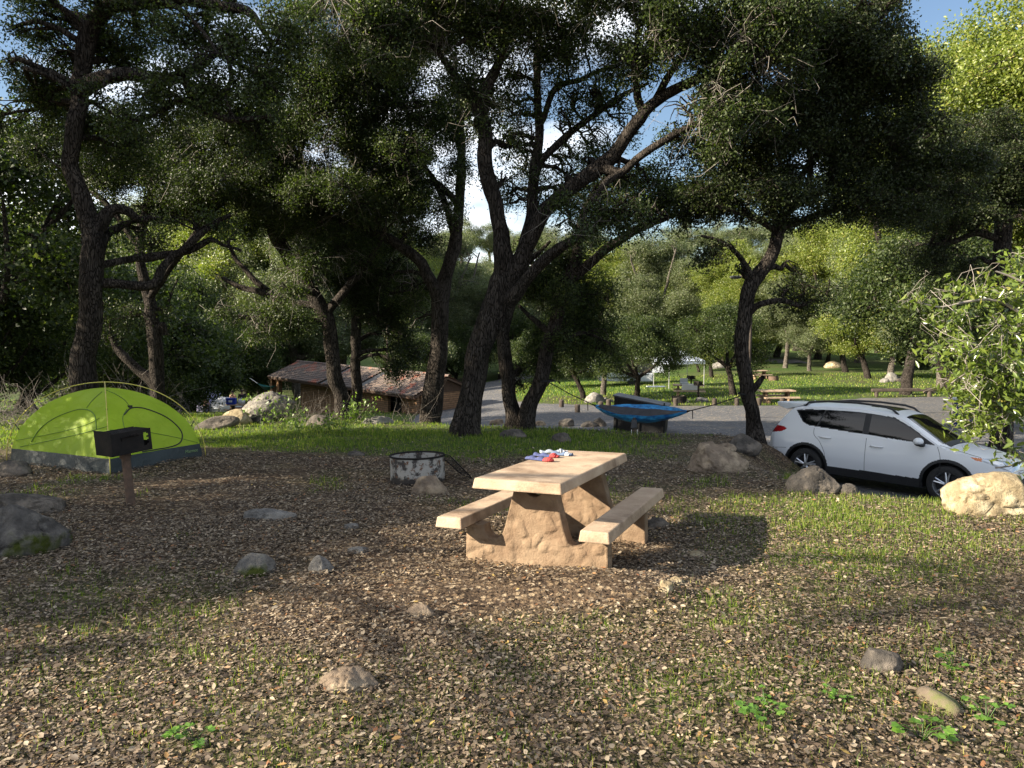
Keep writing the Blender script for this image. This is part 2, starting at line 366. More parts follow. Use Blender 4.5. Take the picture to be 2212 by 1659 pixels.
# hills closing the valley
def hill_z(X, Y):
    X = np.asarray(X, float); Y = np.asarray(Y, float); T = np.arctan2(X, Y); Q = np.hypot(X, Y); t = np.maximum(Q - 112, 0) / 230
    rise = np.interp(T, np.radians(np.array([-75, -40, -25, -8, 0, 8, 16, 24, 32, 45, 75])), [22, 24, 30, 34, 32, 32, 34, 36, 42, 48, 50])
    sh = np.where(t < 1, t ** 1.15 * (1.75 - .75 * t), 1 - .25 * (t - 1))
    return -9 + rise * sh + 8 * sh * n2(X, Y, .012, 61, 5) + 2.5 * sh * n2(X, Y, .05, 63, 3)
def hills():
    th = np.linspace(R(-75), R(75), 170); rr = np.concatenate([np.linspace(112, 350, 60), [390, 460, 540]])
    T, Q = np.meshgrid(th, rr); X = Q * np.sin(T); Y = Q * np.cos(T); Z = hill_z(X, Y); Z[0] -= 6
    I = np.arange(X.size).reshape(X.shape)
    m = bpy.data.materials.new('hill_scrub'); m.use_nodes = True; n = m.node_tree.nodes; l = m.node_tree.links.new
    b = n['Principled BSDF']; b.inputs['Roughness'].default_value = .95; b.inputs['Specular IOR Level'].default_value = .1
    tcd = n.new('ShaderNodeTexCoord'); z = n.new('ShaderNodeTexNoise'); z.inputs['Scale'].default_value = .035; z.inputs['Detail'].default_value = 9; z.inputs['Roughness'].default_value = .68; l(tcd.outputs['Object'], z.inputs['Vector'])
    r = ramp(n, [(.36, (.05, .075, .028)), (.5, (.12, .16, .06)), (.62, (.2, .22, .1)), (.75, (.26, .22, .14))]); l(z.outputs['Fac'], r.inputs['Fac'])
    v = n.new('ShaderNodeTexVoronoi'); v.inputs['Scale'].default_value = .16; l(tcd.outputs['Object'], v.inputs['Vector'])
    k = ramp(n, [(.28, (1, 1, 1)), (.42, (0, 0, 0))]); l(v.outputs['Distance'], k.inputs['Fac'])
    x = n.new('ShaderNodeMix'); x.data_type = 'RGBA'; x.inputs['B'].default_value = (.035, .055, .022, 1); l(k.outputs['Color'], x.inputs['Factor']); l(r.outputs['Color'], x.inputs['A']); l(x.outputs['Result'], b.inputs['Base Color'])
    tag(mesh_np('hills', np.stack([X.ravel(), Y.ravel(), Z.ravel()], 1), [np.stack([I[:-1, :-1].ravel(), I[:-1, 1:].ravel(), I[1:, 1:].ravel(), I[1:, :-1].ravel()], 1)], m, smooth=True), kind='structure')
hills()

# ---------------------------------------------------------------- leaf litter and grass
def frustum_points(y0, y1, dens, rg, margin=.9):
    """random ground points inside the view, dens per square metre"""
    hw = .735; area = hw * (y1 * y1 - y0 * y0) + 2 * margin * (y1 - y0); n = int(area * dens)
    y = np.sqrt(rg.random(n) * (y1 * y1 - y0 * y0) + y0 * y0); x = (rg.random(n) * 2 - 1) * (hw * y + margin)
    return x, y
def litter(name, pts, size, rg, m, tilt=.35):
    n = len(pts); a = rg.random(n) * 2 * PI; Ln = size * (.55 + rg.random(n) * .75); W = Ln * (.16 + .14 * rg.random(n)); curl = (rg.random(n) - .35) * 1.1
    d = np.stack([np.cos(a), np.sin(a), rg.normal(0, tilt, n) * .6], 1); d /= np.linalg.norm(d, axis=1)[:, None]
    s = np.stack([-np.sin(a), np.cos(a), rg.normal(0, tilt, n)], 1); s /= np.linalg.norm(s, axis=1)[:, None]
    u = np.cross(d, s); c = pts + np.array((0, 0, .012)) + np.stack([0 * a, 0 * a, rg.random(n) * .02], 1)
    V = np.empty((n, 6, 3)); h = Ln[:, None] * .5; wv = W[:, None]; cu = (curl * W)[:, None]
    V[:, 0] = c - d * h + u * (cu * .6); V[:, 1] = c + s * wv - d * h * .25 + u * cu; V[:, 2] = c + s * wv * .7 + d * h * .5 + u * cu
    V[:, 3] = c + d * h + u * cu * .9; V[:, 4] = c - s * wv * .75 + d * h * .45 + u * cu; V[:, 5] = c - s * wv - d * h * .3 + u * cu * 1.2
    V[:, :, 2] += np.array([0, 0, 0, 0, 0, 0])
    I = (np.arange(n) * 6)[:, None]
    # two halves either side of the midrib
    q = np.concatenate([I + np.array([[0, 5, 4, 3]]), I + np.array([[0, 3, 2, 1]])])
    r_ = rg.random(n); o = mesh_np(name, V.reshape(-1, 3), [q], m, rnd=np.concatenate([r_, r_]))
    return tag(o, kind='stuff')
M_LITTER = leaf_mat('dry_oak_leaves', [(0, (.028, .02, .014)), (.25, (.065, .046, .031)), (.52, (.125, .092, .062)), (.78, (.205, .16, .11)), (.94, (.34, .28, .20)), (.965, (.23, .13, .06)), (.985, (.18, .075, .035)), (1, (.34, .25, .08))], trans=.0, rough=.62, spec=.3)
def lit_pts(y0, y1, dens, rg):
    x, y = frustum_points(y0, y1, dens, rg); e = edge_dist(x, y); cl = n2(x, y, 1.1, 41, 3)
    bare = 1.0 * np.exp(-(((x + .3) / 1.2) ** 2 + ((y - 4.75) / .35) ** 2))
    lawn = sstep(12.5, 14.5, y + .22 * (x + 2)) * sstep(4.2, .5, x)
    keep = rg.random(len(x)) < np.clip(.66 + .95 * cl, .08, 1) * (1 - .55 * bare) * (1 - .8 * lawn) * np.where(e > .9, .10, 1)
    x, y = x[keep], y[keep]; return np.stack([x, y, ground(x, y)], 1)
P_near = np.concatenate([lit_pts(1.9, 4.2, 4600, rng), lit_pts(4.2, 7.5, 3200, rng), lit_pts(7.5, 12, 1300, rng), lit_pts(12, 22, 230, rng)])
sz = np.interp(P_near[:, 1], [2, 6, 14, 22], [.029, .032, .044, .062])
litter('leaf_litter', P_near, sz * (.6 + .65 * rng.random(len(sz)) ** 2 + .1), rng, M_LITTER)
P_crumb = np.concatenate([lit_pts(1.9, 4.2, 4200, rng), lit_pts(4.2, 8, 1800, rng)])
M_CRUMB = leaf_mat('leaf_crumbs', [(0, (.03, .02, .014)), (.4, (.07, .048, .032)), (.75, (.14, .10, .065)), (1, (.28, .21, .13))], trans=0, rough=.8, spec=.2)
litter('leaf_crumbs', P_crumb, np.full(len(P_crumb), .013), rng, M_CRUMB, tilt=.7)

def grass(name, x, y, hgt, wid, rg, m, lean=.45, base=None):
    n = len(x); z = ground(x, y) if base is None else base; a = rg.random(n) * 2 * PI; b = rg.random(n) * 2 * PI; ln = lean * rg.random(n) * hgt
    s = np.stack([np.cos(a), np.sin(a), 0 * a], 1) * (wid / 2)[:, None]; d = np.stack([np.cos(b) * ln, np.sin(b) * ln, hgt], 1); c = np.stack([x, y, z - .01], 1)
    mid = c + d * np.array((.35, .35, .6)); V = np.stack([c - s, c + s, mid + s * .8, mid - s * .8, c + d], 1); I = (np.arange(n) * 5)[:, None]
    rn = rg.random(n)
    return tag(mesh_np(name, V.reshape(-1, 3), [I + np.array([[0, 1, 2, 3]]), I + np.array([[3, 2, 4]])], m, rnd=np.concatenate([rn, rn])), kind='stuff')
M_GRASS = leaf_mat('fresh_grass', [(0, (.055, .095, .014)), (.4, (.105, .17, .022)), (.72, (.17, .24, .032)), (.9, (.27, .295, .06)), (1, (.38, .33, .14))], trans=.4, rough=.5, spec=.3)
def grass_pts(y0, y1, dens, rg, lo=.28, clump=0):
    x, y = frustum_points(y0, y1, dens, rg, 1.5); k = rg.random(len(x)) < np.clip((grass_mask(x, y) - lo) * 1.6, 0, 1)
    k &= in_poly(x, y, LOT_OUT) < .1
    x, y = x[k], y[k]
    if clump: x = np.repeat(x, clump) + rg.normal(0, .018, len(x) * clump); y = np.repeat(y, clump) + rg.normal(0, .018, len(y) * clump)
    return x, y
gx, gy = zip(*[grass_pts(1.9, 5, 650, rng, .06, 5), grass_pts(5, 10, 620, rng, .12, 5), grass_pts(10, 17, 200, rng, .25, 4), grass_pts(17, 26, 110, rng, .25, 3)])
gx = np.concatenate(gx); gy = np.concatenate(gy); gh = np.interp(gy, [2, 5, 9, 15, 24], [.05, .05, .07, .07, .09]) * (.35 + 1.1 * rng.random(len(gx)) ** 1.6) * (1 + .7 * np.clip(n2(gx, gy, 1.9, 87, 2), -.6, 1))
grass('grass', gx, gy, gh, np.interp(gy, [2, 6, 14, 26], [.0032, .0048, .009, .014]), rng, M_GRASS)
# lawns beyond the parking lot
x, y = frustum_points(26, 70, 16, rng, 2); k = (in_poly(x, y, LOT_OUT) < -.1) & (rng.random(len(x)) < np.clip(grass_mask(x, y) * 1.3, 0, 1)); x, y = x[k], y[k]
grass('lawn_grass', x, y, .07 + .09 * rng.random(len(x)), np.full(len(x), .05), rng, M_GRASS)

# ================================================================ rocks
def ico(sub):
    bm = bmesh.new(); bmesh.ops.create_icosphere(bm, subdivisions=sub, radius=1); V = np.array([v.co[:] for v in bm.verts]); Fc = np.array([[v.index for v in f.verts] for f in bm.faces]); bm.free(); return V, Fc
ICO = {k: ico(k) for k in (3, 4, 5)}
def rock_mat(name, a, b, c, moss=None):
    m = mat(name, a, b, 6, .95, .045, 8, .34, .66, spec=.12, bscale=11, c3=c, scale3=3.4, lo3=.48, hi3=.62)
    if moss:
        n = m.node_tree.nodes; l = m.node_tree.links.new; bs = n['Principled BSDF']; src = bs.inputs['Base Color'].links[0].from_socket
        t = n.new('ShaderNodeTexCoord'); z = n.new('ShaderNodeTexNoise'); z.inputs['Scale'].default_value = 3.5; z.inputs['Detail'].default_value = 7; l(t.outputs['Object'], z.inputs['Vector'])
        sx = n.new('ShaderNodeSeparateXYZ'); l(t.outputs['Object'], sx.inputs['Vector'])
        ad = n.new('ShaderNodeMath'); ad.operation = 'MULTIPLY_ADD'; ad.inputs[1].default_value = -.55; l(sx.outputs['Z'], ad.inputs[0]); l(z.outputs['Fac'], ad.inputs[2])
        r = ramp(n, [(.45, (0, 0, 0)), (.56, (1, 1, 1))]); l(ad.outputs[0], r.inputs['Fac'])
        x = n.new('ShaderNodeMix'); x.data_type = 'RGBA'; x.inputs['B'].default_value = (*moss, 1); l(r.outputs['Color'], x.inputs['Factor']); l(src, x.inputs['A']); l(x.outputs['Result'], bs.inputs['Base Color'])
    return m
M_ROCK = rock_mat('sandstone', (.13, .10, .075), (.26, .2, .145), (.34, .27, .19))
M_ROCKG = rock_mat('grey_stone', (.10, .095, .09), (.2, .19, .175), (.27, .25, .22))
M_ROCKD = rock_mat('dark_stone', (.055, .05, .045), (.12, .105, .09), (.17, .145, .12))
M_ROCKM = rock_mat('mossy_stone', (.09, .085, .08), (.19, .175, .155), (.26, .24, .2), (.05, .06, .012))
M_ROCKMD = rock_mat('dark_mossy_stone', (.05, .046, .042), (.12, .11, .1), (.17, .155, .135), (.05, .06, .012))
M_ROCKY = rock_mat('pale_boulder', (.15, .115, .07), (.33, .27, .17), (.44, .38, .26))
def rock(label, pos, dims, seed, m, sub=4, yaw=0.0, sink=.3, facets=9, rough=.10, tilt=0.0, group=None, cat='rock', name='rock', peak=None):
    rg = np.random.default_rng(seed); V, Fc = ICO[sub]; V = V.copy()
    for k in range(facets):
        d = rg.normal(size=3); d[2] = abs(d[2]) * .8; d /= np.linalg.norm(d); off = .62 + .25 * rg.random(); q = V @ d; over = np.maximum(q - off, 0); V -= (over * .86)[:, None] * d
    if peak is not None:
        tz = np.clip(V[:, 2], 0, 1); V[:, 0] += peak * tz; V[:, :2] *= (1 - .38 * tz)[:, None]
    nrm = V / np.linalg.norm(V, axis=1)[:, None]
    V = V + nrm * (rough * fbm(V * 1.7 + seed, seed, 5) + rough * .3 * fbm(V * 6 + seed, seed + 9, 3))[:, None]
    V = V + nrm * (rough * .9 * (.5 - np.abs(fbm(V * 2.6 + seed * 1.3, seed + 31, 4)) * 1.6) * .5)[:, None]
    cr_ = np.abs(fbm(V * 1.3 + seed * 2.1, seed + 5, 3)); V = V - nrm * (.11 * np.exp(-(cr_ / .035) ** 2))[:, None] * (rough / .1)
    V = V * np.array(dims) / 2; Rz = rotz(yaw)
    if tilt: c, s = math.cos(tilt), math.sin(tilt); V = V @ np.array(((c, 0, s), (0, 1, 0), (-s, 0, c))).T
    V = V @ Rz.T; V[:, 2] += dims[2] * (.5 - sink)
    o = mesh_np(name, V, [Fc], m, smooth=True); o.location = (float(pos[0]), float(pos[1]), float(pos[2]))
    return tag(o, label, cat, group)
def gp(u, v): return on_ground(u, v)
def rock_px(label, u, v, wpx, hpx, seed, m, depth=.9, **k):
    """rock whose base is seen at (u, v), wpx wide and hpx tall in the photo"""
    p = gp(u, v); s = p[1] / F; W = wpx * s; H = hpx * s; sink = k.pop('sink', .3)
    p = p + np.array((0, W * depth * .35, 0)); p[2] = gz(p[0], p[1])
    return rock(label, p, (W * 1.06, W * depth, H / (1 - sink) * 1.05), seed, m, sink=sink, **k)
rock_px('jagged tan rock in lit leaves at the bottom of the photo', 752, 1500, 128, 52, 3, M_ROCK, .7, sub=5, rough=.16, peak=-.1)
rock_px('low cracked tan stone in the leaves in front of the picnic table', 905, 1336, 78, 24, 5, M_ROCK, .6, rough=.08)
rock_px('brown hump of stone half buried in shaded leaves at lower right', 1912, 1460, 96, 52, 8, M_ROCKD, .8, rough=.1)
rock_px('round mossy brown stone lying in shaded leaves between the grill post and the table', 538, 1246, 96, 46, 11, M_ROCKM, .8, rough=.08)
rock_px('pale grey pointed stone beside the round mossy one', 690, 1240, 54, 36, 13, M_ROCKG, .8, rough=.14)
rock_px('long flat grey slab of rock barely above the leaves, behind the mossy stone', 575, 1126, 118, 24, 15, M_ROCKG, .45, rough=.12)
rock_px('tan angular stone leaning on the front of the fire ring', 928, 1070, 86, 48, 17, M_ROCK, .7, peak=-.15)
rock_px('tall pointed boulder between the picnic table and the car', 1556, 1022, 134, 66, 19, M_ROCK, .8, sub=5, peak=-.25, rough=.09)
rock_px('brown boulder at the foot of the right leaning oak', 1612, 982, 78, 38, 21, M_ROCKD, .7)
rock_px('small tan stone behind the brown boulder near the right oak', 1572, 975, 44, 16, 22, M_ROCK, .7)
rock_px('dark boulder standing in front of the car rear wheel', 1766, 1068, 116, 60, 23, M_ROCKD, .6, sub=5, rough=.1, peak=-.2)
rock_px('small dark stone beside the boulder under the car door', 1838, 1070, 48, 28, 25, M_ROCKD, .7)
rock_px('large pale sunlit boulder in front of the car nose', 2168, 1116, 200, 92, 27, M_ROCKY, .7, sub=5, rough=.15, facets=13, sink=.25)
rock_px('little yellowish stone in sunlight right of the picnic table', 1440, 1280, 36, 24, 29, M_ROCKY, .9)
rock_px('flat yellowish stone just behind the little one, right of the table', 1462, 1264, 40, 16, 31, M_ROCKY, .8)
rock_px('low stone lit at its edge in the table shadow', 1505, 1205, 50, 14, 33, M_ROCKY, .6)
rock_px('dark flat stone beside the far leg of the right bench', 1418, 1142, 58, 22, 35, M_ROCKD, .7)
rock_px('small dark stone left of the table front leg', 772, 1196, 46, 14, 37, M_ROCKG, .7)
rock_px('thin grey stone chip left of the table', 760, 1143, 40, 10, 38, M_ROCKG, .6)
rock_px('brown stone in the grass before the main oak, nearer the table', 1212, 955, 52, 20, 39, M_ROCKD, .6)
rock_px('brown lump of stone at the right foot of the main oak', 1110, 946, 60, 18, 40, M_ROCKD, .6)
rock_px('black angular rock on the lot edge right of the twin oak', 1226, 922, 40, 17, 41, M_ROCKD, .8)
rock_px('left one of two dark rocks touching, on the lot edge before the dumpster', 1272, 923, 36, 12, 43, M_ROCKD, .8)
rock_px('round dark rock beside its smaller neighbour, left of the dumpster', 1296, 922, 30, 20, 45, M_ROCKD, .8)
rock_px('reddish stone at the foot of the twin oak', 1166, 920, 26, 10, 46, M_ROCK, .8)
rock_px('tan stone half in grass left of the twin oak', 1074, 918, 34, 14, 47, M_ROCK, .8)
rock_px('great grey boulder cut by the left edge, moss at its foot', 14, 1203, 200, 100, 49, M_ROCKMD, .9, sub=5, rough=.1, sink=.25, peak=-.5)
rock_px('flat grey boulder at left edge behind the mossy one', 40, 1110, 176, 44, 51, M_ROCKD, .5, sub=5, rough=.1)
rock_px('dark stone at the left edge near the tent corner', 10, 1030, 100, 30, 53, M_ROCKD, .6)
rock_px('mossy dark rock under the grass beside the tent right corner', 768, 0 + 985, 40, 10, 55, M_ROCKD, .6)
# leaning boulders before the restroom building
p = gp(566, 915); rock('great mossy boulder leaning up before the restroom building', (p[0], p[1] + .5, p[2]), (1.55, 1.2, 1.02), 57, M_ROCKM, 5, .2, .14, 7, .08, -.35)
p = gp(508, 918); rock('pale sunlit lower rock against the leaning mossy boulder', (p[0], p[1] + .2, p[2]), (.8, .6, .5), 59, M_ROCKY, 4, .3, .2, 8, .1)
p = gp(462, 928); rock('dark slanting rock slab in grass left of the sunlit rock', (p[0], p[1] + .2, p[2]), (1.1, .6, .42), 61, M_ROCKD, 4, .2, .25, 8, .1, -.2)
p = gp(690, 918); rock('dark stone among dry weeds below the brick wall', (p[0], p[1], p[2]), (.8, .5, .4), 63, M_ROCKD, 4)
p = gp(815, 915); rock('grey stone in grass near the thick dark oak', (p[0], p[1], p[2]), (.9, .5, .3), 65, M_ROCKG, 4)
def on_y(u, y): q = at(u, 700, y); return np.array((q[0], y, gz(q[0], y)))
for lab, u, y, d, s, m in [('grey boulder on the lawn between the trailer and the dumpster', 1286, 40, (1.25, 1.0, .85), 71, M_ROCKG), ('low stone beside the grey boulder on the lawn', 1314, 40.5, (.8, .6, .4), 72, M_ROCKG),
                           ('pale stone behind the far fire ring', 1476, 40.5, (.9, .7, .7), 73, M_ROCKY), ('flat pale stone right of the far fire ring', 1520, 41, (.8, .6, .42), 74, M_ROCKG),
                           ('upright grey rock of a pile on the far right lawn', 1930, 58, (1.15, 1.0, 1.2), 75, M_ROCKG), ('dark right rock of the pile on the far right lawn', 1946, 58, (1.3, 1.0, .75), 76, M_ROCKD), ('low front rock of the pile on the far right lawn', 1918, 57.2, (.95, .8, .6), 77, M_ROCKG),
                           ('small rock on gravel right of the far log bench', 2018, 47, (.9, .7, .5), 78, M_ROCK), ('boulder at the far road edge behind the camp table', 1560, 80, (2.4, 1.5, 1.1), 79, M_ROCKG),
                           ('pale boulder at the foot of the far right lawn tree', 1805, 80, (2.2, 1.6, 1.2), 80, M_ROCKY), ('small grey rock lying in front of the car on the gravel', 2085, 19.5, (1.1, .8, .55), 81, M_ROCKD), ('pale tan rock right behind the car hood', 2155, 14.5, (1.5, .8, .55), 82, M_ROCKY),
                           ('black rock on the gravel behind the car windscreen', 2005, 22, (1.0, .7, .6), 83, M_ROCKD)]:
    rock(lab, on_y(u, y), d, s, m, 3 if y > 30 else 4)
# ================================================================ trees
def bark_mat(name, a, b, scale=5):
    m = mat(name, a, b, scale, .95, .05, 6, .35, .65, spec=.1, bscale=14, stretch=(1, 1, .2)); n = m.node_tree.nodes; l = m.node_tree.links.new
    v = n.new('ShaderNodeTexVoronoi'); v.feature = 'DISTANCE_TO_EDGE'; v.inputs['Scale'].default_value = 24; v.inputs['Randomness'].default_value = 1
    mp_ = [k for k in n if k.type == 'MAPPING'][0]
    zz = n.new('ShaderNodeTexNoise'); zz.inputs['Scale'].default_value = 7; l(mp_.outputs['Vector'], zz.inputs['Vector'])
    mixv = n.new('ShaderNodeMix'); mixv.data_type = 'RGBA'; mixv.blend_type = 'ADD'; mixv.inputs['Factor'].default_value = .16; l(mp_.outputs['Vector'], mixv.inputs['A']); l(zz.outputs['Color'], mixv.inputs['B'])
    l(mixv.outputs['Result'], v.inputs['Vector'])
    r = ramp(n, [(0, (0, 0, 0)), (.14, (1, 1, 1))]); l(v.outputs['Distance'], r.inputs['Fac'])
    bn = n.new('ShaderNodeBump'); bn.inputs['Strength'].default_value = 1; bn.inputs['Distance'].default_value = .03; l(r.outputs['Color'], bn.inputs['Height'])
    old = [k for k in n if k.type == 'BUMP' and k != bn][0]; l(old.outputs['Normal'], bn.inputs['Normal']); l(bn.outputs['Normal'], n['Principled BSDF'].inputs['Normal'])
    src = n['Principled BSDF'].inputs['Base Color'].links[0].from_socket
    x = n.new('ShaderNodeMix'); x.data_type = 'RGBA'; x.inputs['A'].default_value = (a[0] * .4, a[1] * .4, a[2] * .4, 1); l(r.outputs['Color'], x.inputs['Factor']); l(src, x.inputs['B']); l(x.outputs['Result'], n['Principled BSDF'].inputs['Base Color'])
    return m
M_BARK = bark_mat('oak_bark', (.03, .025, .021), (.078, .066, .056))
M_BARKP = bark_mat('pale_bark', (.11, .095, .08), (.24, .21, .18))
M_TWIG = mat('bare_twigs', (.16, .14, .12), (.30, .27, .235), 3, .9)
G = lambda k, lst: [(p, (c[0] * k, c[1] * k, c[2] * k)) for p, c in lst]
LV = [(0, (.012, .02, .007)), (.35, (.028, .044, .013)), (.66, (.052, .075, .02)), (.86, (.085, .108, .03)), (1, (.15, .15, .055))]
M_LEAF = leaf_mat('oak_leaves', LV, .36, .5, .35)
M_LEAF_SHADE = leaf_mat('shade_toned_oak_leaves', G(.62, LV), .3, .5, .35)  # same oak leaf colours darkened, crown shade put into the colour
M_LEAFY = leaf_mat('yellow_green_leaves', [(0, (.065, .09, .016)), (.4, (.125, .165, .026)), (.8, (.2, .225, .042)), (1, (.3, .25, .08))], .35, .42)
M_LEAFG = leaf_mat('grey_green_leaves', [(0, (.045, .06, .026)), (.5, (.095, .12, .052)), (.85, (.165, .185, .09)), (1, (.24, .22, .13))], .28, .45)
M_LEAFB = leaf_mat('shrub_leaves', [(0, (.055, .085, .015)), (.5, (.105, .15, .025)), (.9, (.16, .2, .04)), (1, (.25, .2, .05))], .32, .3, .6)

def leaf_cloud(C, per, spread, Ln, Wd, rg, flat=.75):
    n = len(C) * per; c = np.repeat(C, per, 0) + rg.normal(0, 1, (n, 3)) * np.array((spread, spread, spread * flat))
    d = rg.normal(size=(n, 3)); d[:, 2] -= .25; d /= np.linalg.norm(d, axis=1)[:, None]
    q = rg.normal(size=(n, 3)) * .8 + np.repeat(rg.normal(size=(len(C), 3)) * np.array((1.1, 1.1, .7)) + np.array((0, 0, .7)), per, 0); s = np.cross(d, q); s /= np.linalg.norm(s, axis=1)[:, None] + 1e-9; u = np.cross(s, d)
    k = (.65 + .7 * rg.random(n))[:, None]; ln = Ln * k; w = Wd * k * .5; f = w * .45
    V = np.empty((n, 4, 3)); V[:, 0] = c - d * ln * .5; V[:, 1] = c + s * w + u * f; V[:, 2] = c + d * ln * .5; V[:, 3] = c - s * w + u * f
    I = (np.arange(n) * 4)[:, None]
    cl = np.repeat(rg.random(len(C)), per); r = np.clip(.5 * rg.random(n) + .5 * cl, 0, 1)
    return V.reshape(-1, 3), np.concatenate([I + np.array([[0, 1, 2]]), I + np.array([[0, 2, 3]])]), np.concatenate([r, r])
def tubes_np(segs, sides=3):
    """many thin tapering twigs at once: segs = [(points (k,3), radii (k,))] with equal k"""
    P = np.array([p for p, _ in segs]); Rr = np.array([r for _, r in segs]); n, k = P.shape[:2]
    T = np.gradient(P, axis=1); T /= np.linalg.norm(T, axis=2)[..., None] + 1e-9
    U = np.cross(T, np.array((.31, .22, .93))); U /= np.linalg.norm(U, axis=2)[..., None] + 1e-9; W = np.cross(T, U)
    a = np.arange(sides) * 2 * PI / sides
    V = P[:, :, None] + Rr[:, :, None, None] * (np.cos(a)[:, None] * U[:, :, None] + np.sin(a)[:, None] * W[:, :, None])
    I = np.arange(n * k * sides).reshape(n, k, sides); J = np.roll(I, -1, 2)
    q = np.stack([I[:, :-1], J[:, :-1], J[:, 1:], I[:, 1:]], -1).reshape(-1, 4)
    return V.reshape(-1, 3), q
def limb_mesh(path, rad, rg, n=12, step=.16, knob=.10):
    Q = catmull(np.column_stack([path, rad]), step); P, r = Q[:, :3], Q[:, 3]
    P = P + np.stack([fbm(P * 1.3 + k * 9.1, 5 + k, 2) for k in range(3)], 1) * (.10 * np.minimum(1, np.arange(len(P)) / 4)[:, None]) * np.clip(r / .15, .3, 1)[:, None]
    T = np.gradient(P, axis=0); T /= np.linalg.norm(T, axis=1)[:, None] + 1e-9; V = []; a = np.arange(n) * 2 * PI / n
    U = np.cross(T[0], (0.3, .9, .1)); U /= np.linalg.norm(U)
    for i in range(len(P)):
        U = U - T[i] * (U @ T[i]); U /= np.linalg.norm(U) + 1e-9; W = np.cross(T[i], U); V.append(P[i] + r[i] * (np.cos(a)[:, None] * U + np.sin(a)[:, None] * W))
    V = np.array(V); C = np.repeat(P[:, None], n, 1).reshape(-1, 3); Vf = V.reshape(-1, 3); nd = Vf - C
    if r[0] > .12:      # spreading root flare
        ii = np.repeat(np.arange(len(P)), n); aa = np.tile(a, len(P)); nd = nd * (1 + .34 * np.exp(-ii * step / .35) * (np.cos(aa * 4 + 1 + 5 * P[0, 0]) * .7 + .5))[:, None]; Vf = C + nd
    nz_ = fbm(Vf * np.array((2.6, 2.6, 1.1)), 17, 3) * knob * 2.2 + fbm(Vf * np.array((9, 9, 3.5)), 27, 2) * knob * .7
    Vf = Vf + nd * nz_[:, None]
    I = np.arange(len(P) * n).reshape(len(P), n); J = np.roll(I, -1, 1)
    return Vf, np.stack([I[:-1], J[:-1], J[1:], I[1:]], -1).reshape(-1, 4), P, r
class Acc:
    def __init__(s): s.V = []; s.F = []; s.n = 0
    def add(s, V, Fq): s.V.append(V); s.F.append(np.asarray(Fq) + s.n); s.n += len(V)
